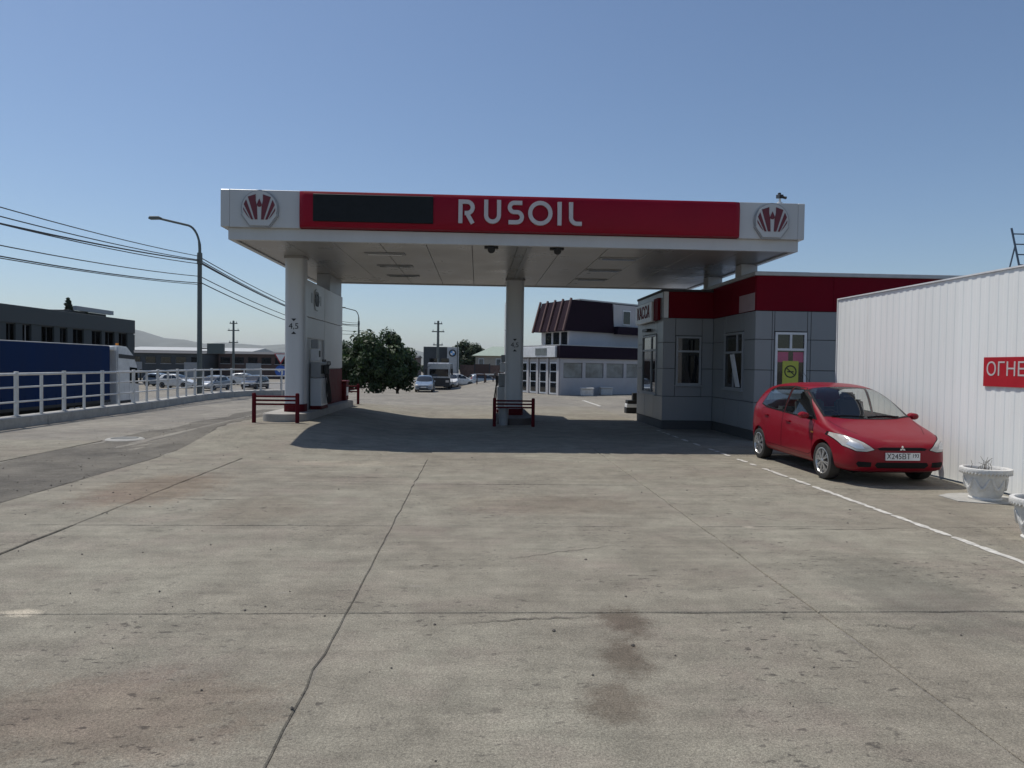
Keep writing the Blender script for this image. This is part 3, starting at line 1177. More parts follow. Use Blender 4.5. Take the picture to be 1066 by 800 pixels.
# camera on the canopy corner
sc = thing('security_camera', (6.98, 16.35, 5.59), 'small dark security camera on top of the canopy right corner', 'security camera')
m = MB()
m.cyl((6.98, 16.35, 5.592), (6.98, 16.35, 5.66), 0.07, 0.06, 12)
m.cyl((6.98, 16.35, 5.66), (6.98, 16.35, 5.74), 0.025)
m.build('bracket', 'frame_white', sc)
m = MB()
m.obox((6.97, 16.33, 5.79), (0.05, 0, 0), (0, 0.10, 0.02), (0, 0, 0.045))
m.cyl((7.02, 16.30, 5.77), (7.09, 16.24, 5.74), 0.03, 0.035, 10)
m.obox((6.96, 16.33, 5.855), (0.03, 0, 0), (0, 0.03, 0), (0, 0, 0.02))
m.build('housing', 'black_paint', sc, bevel=0.008)
#PART2

# ------------------------------------------------------------------ shop
shop = thing('shop_building', (12, 20, 0), 'flat roofed grey panelled station shop with dark red fascia', 'shop')
KX, SX, KY, FYS, BY = 5.31, 6.77, 20.2, 17.1, 23.45      # kiosk face, step face, kiosk front, main front, kiosk rear
SR = 26.0
ZF, ZT, ZK = 3.20, 4.05, 3.95
m = MB()
m.box(KX + 0.03, SX + 1.0, KY + 0.03, BY, 0, ZK - 0.02)
m.build('kiosk_core', 'joint_dark', shop)
m = MB()
m.box(SX + 0.03, SR, FYS + 0.03, 29, 0, ZT - 0.02)
m.build('main_core', 'joint_dark', shop)
# wall definitions: origin, direction along wall, outward normal
WALLS = {
    'kl': (V(KX, BY, 0), V(0, -1, 0), V(-1, 0, 0), BY - KY),
    'kf': (V(KX, KY, 0), V(1, 0, 0), V(0, -1, 0), SX - KX),
    'sl': (V(SX, KY, 0), V(0, -1, 0), V(-1, 0, 0), KY - FYS),
    'sf': (V(SX, FYS, 0), V(1, 0, 0), V(0, -1, 0), SR - SX),
}


def wbox(m, w, a, b, z0, z1, d0, d1):
    o, d, n, _ = WALLS[w]
    pts = []
    for z in (z0, z1):
        for k in (d0, d1):
            for t_ in (a, b):
                q = o + d * t_ + n * k
                pts.append((q.x, q.y, z))
    return m.add(pts, [(0, 2, 3, 1), (4, 5, 7, 6), (0, 1, 5, 4), (2, 6, 7, 3), (0, 4, 6, 2), (1, 3, 7, 5)])


def cladding(w, cuts, zcuts, holes, zmax):
    """cassette panels with recessed joints; a panel that meets a window opening is cut round it"""
    for a, b in zip(cuts, cuts[1:]):
        for c, d in zip(zcuts, zcuts[1:]):
            rects = [(a, b, c, d)]
            for (h0, h1, hz0, hz1) in holes:
                nxt = []
                for (p, q, r_, s_) in rects:
                    if h1 <= p or h0 >= q or hz1 <= r_ or hz0 >= s_:
                        nxt.append((p, q, r_, s_))
                        continue
                    if h0 > p:
                        nxt.append((p, h0, r_, s_))
                    if h1 < q:
                        nxt.append((h1, q, r_, s_))
                    if hz0 > r_:
                        nxt.append((max(p, h0), min(q, h1), r_, hz0))
                    if hz1 < s_:
                        nxt.append((max(p, h0), min(q, h1), hz1, s_))
                rects = nxt
            for (p, q, r_, s_) in rects:
                if q - p < 0.03 or s_ - r_ < 0.03:
                    continue
                m = MB()
                wbox(m, w, p + 0.007, q - 0.007, r_ + 0.007, s_ - 0.007, -0.03, 0.0)
                m.build('wall_panel', 'panel_grey', shop, bevel=0.004)


def window(w, a, b, z0, z1, mull=(), trans=(), open_leaf=False, fm='frame_grey', glass='glass_dark'):
    f = MB()
    t_ = 0.055
    wbox(f, w, a, b, z1 - t_, z1, -0.03, 0.025)
    wbox(f, w, a, b, z0, z0 + t_, -0.03, 0.025)
    wbox(f, w, a, a + t_, z0 + t_, z1 - t_, -0.03, 0.025)
    wbox(f, w, b - t_, b, z0 + t_, z1 - t_, -0.03, 0.025)
    for z in trans:
        wbox(f, w, a + t_, b - t_, z - t_ / 2, z + t_ / 2, -0.03, 0.02)
    for (x, c, d) in mull:
        wbox(f, w, x - t_ / 2, x + t_ / 2, c, d, -0.03, 0.018)
    fr = f.build('window', fm, shop)
    p = MB()
    wbox(p, w, a + 0.03, b - 0.03, z0 + 0.03, z1 - 0.03, -0.028, -0.012)
    p.build('pane', glass, fr)
    s = MB()
    wbox(s, w, a - 0.04, b + 0.04, z0 - 0.035, z0 - 0.002, -0.03, 0.07)
    s.build('sill', fm, fr)
    return fr


zc = [0.25, 0.95, 1.75, 2.5, ZF]
hl = {'kl': [(0.72, 2.55, 0.95, 2.78)], 'kf': [(0.36, 1.13, 1.26, 2.70)], 'sl': [(0.93, 2.36, 1.2, 2.74)],
      'sf': [(0.48, 1.30, 1.2, 2.70), (3.2, 4.6, 1.2, 2.7), (7.2, 8.6, 1.2, 2.7)]}
cladding('kl', [0.0, 1.1, 2.2, BY - KY], zc, hl['kl'], ZF)
cladding('kf', [0.0, 1.46], zc, hl['kf'], ZF)
cladding('sl', [0.0, 1.05, 2.1, KY - FYS], zc, hl['sl'], ZF)
cladding('sf', [0.0, 0.42] + [0.42 + 0.97 * i for i in range(1, 20)], zc, hl['sf'], ZF)
window('kl', 0.74, 2.53, 0.97, 2.76, mull=((1.9, 0.97, 2.76),), trans=(2.30,))
window('kf', 0.38, 1.11, 1.28, 2.68, trans=(2.25,))
window('sl', 0.95, 2.34, 1.22, 2.72, mull=((1.65, 1.22, 2.2), (1.9, 2.2, 2.72)), trans=(2.2,))
w3 = window('sf', 0.50, 1.28, 1.22, 2.68, mull=((0.89, 2.26, 2.66),), trans=(2.26,), fm='frame_white')
window('sf', 3.22, 4.58, 1.22, 2.68, trans=(2.26,))
window('sf', 7.22, 8.58, 1.22, 2.68, trans=(2.26,))
# tilted open casement
m = MB()
o_, d_, n_, _ = WALLS['sl']
for a, b, c, e in ((1.92, 1.96, 1.3, 2.15), (2.26, 2.30, 1.3, 2.15)):
    pass
bt, tp = 1.30, 2.14
q = [(o_ + d_ * 1.95 + n_ * 0.03), (o_ + d_ * 2.22 + n_ * 0.03), (o_ + d_ * 2.22 + n_ * 0.22), (o_ + d_ * 1.95 + n_ * 0.22)]
m.add([(q[0].x, q[0].y, bt), (q[1].x, q[1].y, bt), (q[1].x - 0.16, q[1].y, tp), (q[0].x - 0.16, q[0].y, tp),
       (q[0].x - 0.02, q[0].y, bt), (q[1].x - 0.02, q[1].y, bt), (q[1].x - 0.18, q[1].y, tp), (q[0].x - 0.18, q[0].y, tp)],
      [(0, 1, 2, 3), (7, 6, 5, 4), (0, 4, 5, 1), (1, 5, 6, 2), (2, 6, 7, 3), (3, 7, 4, 0)])
m.build('open_casement', 'frame_white', shop)
# plinth
for w in WALLS:
    m = MB()
    wbox(m, w, 0, WALLS[w][3], 0, 0.25, -0.04, -0.012)
    m.build('plinth', 'joint_dark', shop)
# fascia panels
for w, top in (('kl', ZK), ('kf', ZK), ('sl', ZT), ('sf', ZT)):
    n = max(1, round(WALLS[w][3] / 1.9))
    L_ = WALLS[w][3]
    for i in range(n):
        m = MB()
        a, b = L_ * i / n + 0.003, L_ * (i + 1) / n - 0.003
        if w == 'kf' and i == 0:
            a += 0.14
        wbox(m, w, a, b, ZF + 0.004, top, -0.03, 0.02)
        pm = 'shop_red'
        if w == 'kl':
            pm = 'panel_grey'
        m.build('fascia_panel', pm, shop, bevel=0.004)
m = MB()
wbox(m, 'sl', 2.05, 3.08, ZF + 0.01, ZF + 0.44, 0.021, 0.028)
m.build('pale_fascia_panel', 'panel_pale', shop)
m = MB()
wbox(m, 'kf', 0.0, 0.13, ZF + 0.004, ZK, -0.03, 0.022)
m.build('corner_trim', 'frame_white', shop)
m = MB()
m.box(SX - 0.06, SR, FYS - 0.06, 29, ZT + 0.002, ZT + 0.10)
m.build('coping', 'coping_grey', shop, bevel=0.01)
m = MB()
m.box(KX - 0.05, SX - 0.062, KY - 0.05, BY, ZK + 0.002, ZK + 0.07)
m.build('coping', 'dark_roof', shop, bevel=0.01)
# cash desk sign on the kiosk side
m = MB()
wbox(m, 'kl', 0.35, 2.45, 3.14, 3.74, 0.03, 0.16)
sg = m.build('sign_board', 'frame_white', shop, bevel=0.01)
m = MB()
wbox(m, 'kl', 2.46, 2.95, 3.16, 3.80, 0.021, 0.10)
m.build('sign_return', 'shop_red', shop)
text_part('КАССА', 0.52, 0.012, 'shop_red', sg, (KX - 0.160, BY - 1.40, 3.44), (0, -1, 0), (0, 0, 1), sx=0.9)
m = MB()
wbox(m, 'kl', 1.2, 1.8, 2.88, 2.96, 0.0, 0.14)
m.build('lamp', 'black_paint', shop)
# sheets in the front window
pn = thing('window_poster', (SX + 0.9, FYS - 0.0, 1.3), 'yellow poster with no smoking circle in the shop window', 'poster')
m = MB()
m.box(SX + 0.70, SX + 1.10, FYS + 0.004, FYS + 0.010, 1.32, 1.98)
pb = m.build('sheet', 'poster_yellow', pn)
m = MB()
m.lathe([(0.125, 0), (0.125, 0.002), (0.155, 0.002), (0.155, 0)], 28, (SX + 0.90, FYS + 0.001, 1.72), 'Y')
a = 0.7
m.obox((SX + 0.90, FYS + 0.002, 1.72), (0.12 * math.cos(a), 0, -0.12 * math.sin(a)), (0, 0.001, 0), (0.012 * math.sin(a), 0, 0.012 * math.cos(a)))
m.build('no_smoking_mark', 'black_paint', pb)
m = MB()
m.box(SX + 0.82, SX + 0.98, FYS + 0.0015, FYS + 0.0035, 1.70, 1.73)
m.build('cigarette_mark', 'black_paint', pb)
for x0, x1, lab in ((0.56, 0.84, 'pink sheet in the upper left of the shop window behind the poster'), (0.96, 1.22, 'pink sheet in the upper right of the shop window behind the poster')):
    m = MB()
    m.box(SX + x0, SX + x1, FYS + 0.011, FYS + 0.0115, 1.95, 2.2)
    tag(m.build('window_sheet', 'poster_pink'), lab, 'poster', 'pink sheets in the shop window')
# corner guard block
cg = thing('corner_guard', (5.95, 27.2, 0), 'black and white striped guard block beyond the cash desk kiosk', 'guard block')
for z0, z1, mt, xa in ((0, 0.22, 'black_paint', 5.72), (0.222, 0.36, 'plate_white', 5.74), (0.362, 0.50, 'black_paint', 5.76)):
    m = MB()
    m.box(xa, 6.5, 27.0, 27.4, z0, z1)
    m.build('stripe', mt, cg, bevel=0.01)
m = MB()
m.box(5.98, 6.2, 27.05, 27.3, 0.502, 0.78)
m.build('upright', 'black_paint', cg, bevel=0.01)

# ------------------------------------------------------------------ white corrugated fence on the right
fe = thing('sheet_fence', (7.75, 8, 0), 'tall white corrugated sheet metal fence beside the red car', 'fence')
FXR, FY0, FY1, FH = 7.70, -1.0, 14.9, 3.27
pw = 1.15
rib = [(0, 0), (0.085, 0), (0.102, -0.006), (0.172, -0.006), (0.19, 0)]
y = FY1
while y > FY0 + 0.1:
    y0 = max(FY0, y - pw)
    m = MB()
    pts = []
    yy = y0
    while yy < y - 0.001:
        for a, b in rib:
            if yy + a <= y + 1e-6:
                pts.append((yy + a, b))
        yy += 0.192
    pts.append((y, 0))
    n = len(pts)
    dx = random.uniform(-0.004, 0.004)
    ht = FH + random.uniform(-0.004, 0.004)
    vs = [(FXR + b + dx, a, z) for z in (0.03, ht) for a, b in pts] + [(FXR + b + dx + 0.006, a, z) for z in (0.03, ht) for a, b in pts]
    fs = []
    for i in range(n - 1):
        fs += [(i, i + 1, n + i + 1, n + i), (2 * n + i, 3 * n + i, 3 * n + i + 1, 2 * n + i + 1)]
        fs += [(n + i, n + i + 1, 3 * n + i + 1, 3 * n + i), (i, 2 * n + i, 2 * n + i + 1, i + 1)]
    m.add(vs, fs)
    m.build('fence_sheet', 'fence_white', fe)
    y = y0
m = MB()
m.box(FXR - 0.03, FXR + 0.05, FY0, FY1 + 0.012, FH + 0.006, FH + 0.03)
m.build('top_trim', 'frame_white', fe)
m = MB()
m.box(FXR - 0.02, FXR + 0.05, FY1 + 0.002, FY1 + 0.03, 0, FH + 0.005)
m.build('end_trim', 'frame_white', fe)
for yy in (0.5, 3, 5.5, 8, 10.5, 13, 14.7):
    m = MB()
    m.box(FXR + 0.03, FXR + 0.09, yy - 0.03, yy + 0.03, 0, FH)
    m.build('post', 'frame_grey', fe)
for zz in (0.6, 2.6):
    m = MB()
    m.box(FXR + 0.012, FXR + 0.029, FY0, FY1, zz, zz + 0.05)
    m.build('back_rail', 'frame_grey', fe)
# red warning board
wb = thing('warning_sign', (FXR, 9.2, 1.5), 'red board with white stencil lettering on the white fence', 'sign')
sz0, sz1, sy1 = 1.565, 2.0, 10.43
m = MB()
m.box(FXR - 0.034, FXR - 0.022, sy1 - 2.30, sy1, sz0, sz1)
bd = m.build('board', 'sign_red', wb)
text_part('ОГНЕОПАСНО', 0.29, 0.003, 'letter_white', bd, (FXR - 0.034, sy1 - 1.10, (sz0 + sz1) / 2 + 0.03), (0, -1, 0), (0, 0, 1), sx=1.02)

# ------------------------------------------------------------------ planters


def planter(x, y, label, twigs=True):
    p = thing('planter', (x, y, 0.014), label, 'planter', 'white urn planters by the fence')
    p.scale = (0.9, 0.9, 0.94)
    z = 0.0
    m = MB()
    m.lathe([(0.0, z), (0.215, z), (0.225, z + 0.03), (0.205, z + 0.05), (0.225, z + 0.09), (0.262, z + 0.20), (0.285, z + 0.32), (0.30, z + 0.385),
             (0.305, z + 0.40), (0.27, z + 0.43), (0.26, z + 0.40), (0.0, z + 0.40)], 40, (x, y, 0.014))
    b = m.build('urn', 'planter_white', p, smooth=True)
    m = MB()
    m.lathe([(0.305, 0.40), (0.345, 0.415), (0.352, 0.445), (0.345, 0.47), (0.30, 0.475), (0.285, 0.46), (0.28, 0.43)], 40, (x, y, 0.014))
    m.build('rim', 'planter_white', b, smooth=True)
    m = MB()
    for i in range(44):
        a = 2 * math.pi * i / 44
        c_, s_ = math.cos(a), math.sin(a)
        m.obox((x + 0.335 * c_, y + 0.335 * s_, 0.425), (0.014 * c_, 0.014 * s_, 0), (-0.014 * s_, 0.014 * c_, 0.012), (0, 0, 0.016))
    o = m.build('rope_moulding', 'planter_white', b, bevel=0.005)
    o['kind'] = 'stuff'
    # swags in relief
    for i in range(8):
        a0 = 2 * math.pi * i / 8
        m = MB()
        pts = []
        for k_ in range(9):
            t_ = k_ / 8
            a = a0 + (t_ - 0.5) * 0.66
            zz = 0.33 - 0.15 * math.sin(math.pi * t_)
            rr = 0.225 + 0.075 * ((zz - 0.09) / 0.29) + 0.006
            pts.append((x + rr * math.cos(a), y + rr * math.sin(a), zz + 0.014))
        m.tube(pts, [0.01, 0.016, 0.02, 0.024, 0.026, 0.024, 0.02, 0.016, 0.01], 8)
        m.build('swag', 'planter_white', b, smooth=True)
    m = MB()
    m.lathe([(0.0, 0.425), (0.2, 0.42), (0.275, 0.415)], 20, (x, y, 0.014))
    m.build('soil', 'soil', p)
    if twigs:
        rt_ = random.Random(5)
        for i in range(13):
            a, r_ = rt_.uniform(0, 6.28), rt_.uniform(0.02, 0.24)
            h = rt_.uniform(0.08, 0.20)
            bx_, by_ = x + r_ * math.cos(a), y + r_ * math.sin(a)
            m = MB()
            m.tube([(bx_, by_, 0.42), (bx_ + rt_.uniform(-0.03, 0.03), by_ + rt_.uniform(-0.03, 0.03), 0.44 + h * 0.6),
                    (bx_ + rt_.uniform(-0.07, 0.07), by_ + rt_.uniform(-0.06, 0.06), 0.44 + h)], [0.004, 0.003, 0.002], 5)
            m.build('twig', 'twig', p)
    return p


planter(7.03, 9.46, 'white urn planter with dry twigs standing by the white fence')
planter(5.97, 7.15, 'white urn planter cut off by the right picture edge', False)
m = MB()
m.prism([(7.03 + 0.52 * math.cos(a * 0.5236) * (1 + 0.1 * math.sin(3 * a)), 9.52 + 0.42 * math.sin(a * 0.5236)) for a in range(12)], 0.016, 0.024, lambda a, b, c: (a, b, c))
tag(m.build('spilt_mortar', 'kerb_concrete'), 'pale patch of mortar on the concrete under the twiggy planter', 'mortar patch')


# ------------------------------------------------------------------ cars
def project(bvh, poly, plane, off, step, sgn=1, thick=0.0):
    bm = bmesh.new()
    f = bm.faces.new([bm.verts.new((a, b, 0)) for a, b in poly])
    xs = [p[0] for p in poly]
    zs = [p[1] for p in poly]
    for ax, lo, hi in ((0, min(xs), max(xs)), (1, min(zs), max(zs))):
        k = lo + step
        while k < hi:
            no = (1, 0, 0) if ax == 0 else (0, 1, 0)
            co = (k, 0, 0) if ax == 0 else (0, k, 0)
            bmesh.ops.bisect_plane(bm, geom=list(bm.verts) + list(bm.edges) + list(bm.faces), plane_co=co, plane_no=no)
            k += step
    dead = []
    for v in bm.verts:
        a, b = v.co.x, v.co.y
        if plane == 'side':
            o, d = V(a, sgn * 3, b), V(0, -sgn, 0)
        elif plane == 'front':
            o, d = V(-3, a, b), V(1, 0, 0)
        elif plane == 'rear':
            o, d = V(8, a, b), V(-1, 0, 0)
        elif plane == 'top':
            o, d = V(a, b, 4), V(0, 0, -1)
        else:                      # 'slant': from the front and above
            d = V(0.8, 0, -0.6)
            u_ = V(0.6, 0, 0.8)
            o = V(0, a, 0) + u_ * b - d * 4
        hit, nrm, _, _ = bvh.ray_cast(o, d)
        if hit is None:
            dead.append(v)
            continue
        if nrm.dot(d) > 0:
            nrm = -nrm
        v.co = hit + nrm * off
    if dead:
        bmesh.ops.delete(bm, geom=dead, context='VERTS')
    bm.verts.ensure_lookup_table()
    vs = [v.co.copy() for v in bm.verts]
    bm.verts.index_update()
    fs = [[v.index for v in f.verts] for f in bm.faces]
    bm.free()
    m = MB()
    if vs and fs:
        m.add(vs, fs)
    return m


def grow(poly, d):
    """outset a convex-ish polygon"""
    n = len(poly)
    ar = sum(poly[i][0] * poly[(i + 1) % n][1] - poly[(i + 1) % n][0] * poly[i][1] for i in range(n))
    s = 1 if ar > 0 else -1
    out = []
    for i in range(n):
        p0, p1, p2 = Vector(poly[i - 1]), Vector(poly[i]), Vector(poly[(i + 1) % n])
        e1, e2 = (p1 - p0).normalized(), (p2 - p1).normalized()
        n1, n2 = Vector((e1.y, -e1.x)) * s, Vector((e2.y, -e2.x)) * s
        nn = (n1 + n2)
        if nn.length < 1e-6:
            nn = n1
        nn = nn.normalized()
        k = d / max(0.5, nn.dot(n1))
        q = p1 + nn * k
        out.append((q.x, q.y))
    return out


#         x     w     zb    belt  wr    top
TABLE = [(0.00, 0.48, 0.36, 0.53, 0.42, 0.57),
         (0.04, 0.64, 0.25, 0.595, 0.55, 0.64),
         (0.15, 0.745, 0.20, 0.675, 0.63, 0.725),
         (0.36, 0.805, 0.19, 0.75, 0.67, 0.800),
         (0.62, 0.835, 0.19, 0.82, 0.695, 0.870),
         (0.86, 0.844, 0.19, 0.87, 0.715, 0.945),
         (1.18, 0.847, 0.19, 0.905, 0.72, 1.15),
         (1.50, 0.848, 0.19, 0.935, 0.69, 1.35),
         (1.82, 0.848, 0.19, 0.95, 0.665, 1.475),
         (2.20, 0.848, 0.19, 0.97, 0.655, 1.53),
         (2.72, 0.847, 0.19, 1.00, 0.64, 1.53),
         (3.18, 0.840, 0.20, 1.04, 0.585, 1.49),
         (3.48, 0.822, 0.22, 1.07, 0.59, 1.43),
         (3.64, 0.79, 0.26, 1.06, 0.55, 1.30),
         (3.76, 0.75, 0.29, 0.98, 0.53, 1.09),
         (3.83, 0.70, 0.33, 0.85, 0.50, 0.92),
         (3.87, 0.56, 0.42, 0.70, 0.42, 0.76)]


def car_shell(detail):
    vs = []
    K_ = None
    for (x, w_, zb, belt, wr, top) in TABLE:
        hgt = belt - zb
        half = [(0.0, zb), (w_ * 0.60, zb), (w_ * 0.93, zb + 0.02), (w_ * 0.995, zb + 0.16 * hgt + 0.02), (w_, zb + 0.48 * hgt), (w_ * 0.988, zb + 0.80 * hgt),
                (w_ * 0.955, belt)]
        gh = top - belt
        half += [(w_ * 0.955 + (wr - w_ * 0.955) * 0.5, belt + gh * 0.50), (wr, belt + gh * 0.86), (wr * 0.80, belt + gh * 0.965), (wr * 0.42, top - 0.004), (0.0, top + 0.002)]
        ring = [(x, yy, zz) for yy, zz in half] + [(x, -yy, zz) for yy, zz in reversed(half[1:-1])]
        K_ = len(ring)
        vs += ring
    fs = []
    for a in range(len(TABLE) - 1):
        for i in range(K_):
            fs.append((a * K_ + i, a * K_ + (i + 1) % K_, (a + 1) * K_ + (i + 1) % K_, (a + 1) * K_ + i))
    # end caps as quads across
    for base, flip in ((0, False), ((len(TABLE) - 1) * K_, True)):
        nh = K_ // 2
        for i in range(nh):
            a, b = i, i + 1
            c, d = (K_ - i - 1) % K_, (K_ - i) % K_
            q = [base + a, base + b, base + c, base + d]
            q = list(dict.fromkeys(q))
            if len(q) >= 3:
                fs.append(tuple(q))
    me = bpy.data.meshes.new('shell')
    me.from_pydata(vs, [], fs)
    bm = bmesh.new()
    bm.from_mesh(me)
    bmesh.ops.recalc_face_normals(bm, faces=bm.faces)
    bm.to_mesh(me)
    bm.free()
    o = bpy.data.objects.new('shell', me)
    col.objects.link(o)
    md = o.modifiers.new('s', 'SUBSURF')
    md.levels = md.render_levels = detail
    bpy.context.view_layer.update()
    out = bpy.data.meshes.new_from_object(o.evaluated_get(bpy.context.evaluated_depsgraph_get()))
    bpy.data.objects.remove(o)
    return out


AX = (0.78, 3.27)
WR_ = 0.295


def shell_with_arches(detail):
    me = car_shell(detail)
    bm = bmesh.new()
    bm.from_mesh(me)
    bvh = BVHTree.FromBMesh(bm)
    bm.free()
    o = bpy.data.objects.new('shell', me)
    col.objects.link(o)
    cut = []
    for ax in AX:
        for s in (-1, 1):
            m = MB()
            m.cyl((ax, s * 0.56, WR_ + 0.015), (ax, s * 1.1, WR_ + 0.015), 0.335, n=40)
            c = m.build('cut', 'car_black_trim')
            md = o.modifiers.new('b', 'BOOLEAN')
            md.operation = 'DIFFERENCE'
            md.solver = 'EXACT'
            md.object = c
            cut.append(c)
    bpy.context.view_layer.update()
    out = bpy.data.meshes.new_from_object(o.evaluated_get(bpy.context.evaluated_depsgraph_get()))
    bpy.data.objects.remove(o)
    for c in cut:
        bpy.data.objects.remove(c)
    out.shade_smooth()
    out.set_sharp_from_angle(angle=R(40))
    return out, bvh


def wheel(root, x, side, spokes=True):
    y = side * 0.735
    s = side
    o = V(x, y, WR_)
    tm = MB()
    prof = [(0.205, -0.085), (0.25, -0.095), (0.285, -0.085), (WR_, -0.05), (WR_, 0.05), (0.285, 0.085), (0.25, 0.095), (0.205, 0.085)]
    tm.lathe([(r, h * s) for r, h in prof], 36, o, 'Y')
    wh = tm.build('wheel', 'rubber', root, smooth=True)
    m = MB()
    m.lathe([(0.207, 0.086 * s), (0.212, 0.088 * s), (0.200, 0.092 * s), (0.185, 0.07 * s), (0.185, -0.05 * s)], 36, o, 'Y')
    m.build('rim', 'rim_silver', wh, smooth=True)
    m = MB()
    m.lathe([(0.0, 0.02 * s), (0.19, 0.02 * s)], 30, o, 'Y')
    m.build('brake_disc', 'rim_dark', wh)
    if spokes:
        for k in range(8):
            for dd in (-0.11, 0.11):
                a = 2 * math.pi * k / 8 + 0.2
                m = MB()
                a2 = a + dd
                p0 = V(x + 0.03 * math.cos(a), y + 0.082 * s, WR_ + 0.03 * math.sin(a))
                p1 = V(x + 0.192 * math.cos(a2), y + 0.074 * s, WR_ + 0.192 * math.sin(a2))
                d = (p1 - p0).normalized()
                n = V(0, 1, 0)
                t_ = d.cross(n).normalized()
                m.obox((p0 + p1) / 2, d * (p1 - p0).length / 2, n * 0.008, t_ * 0.009)
                m.build('spoke', 'rim_silver', wh)
        m = MB()
        m.lathe([(0.0, 0.096 * s), (0.03, 0.094 * s), (0.042, 0.084 * s), (0.042, 0.06 * s)], 20, o, 'Y')
        m.build('hub_cap', 'rim_silver', wh, smooth=True)
    return wh


def addp(m, name, mt, parent, **k):
    if m.v:
        return m.build(name, mt, parent, smooth=True, **k)


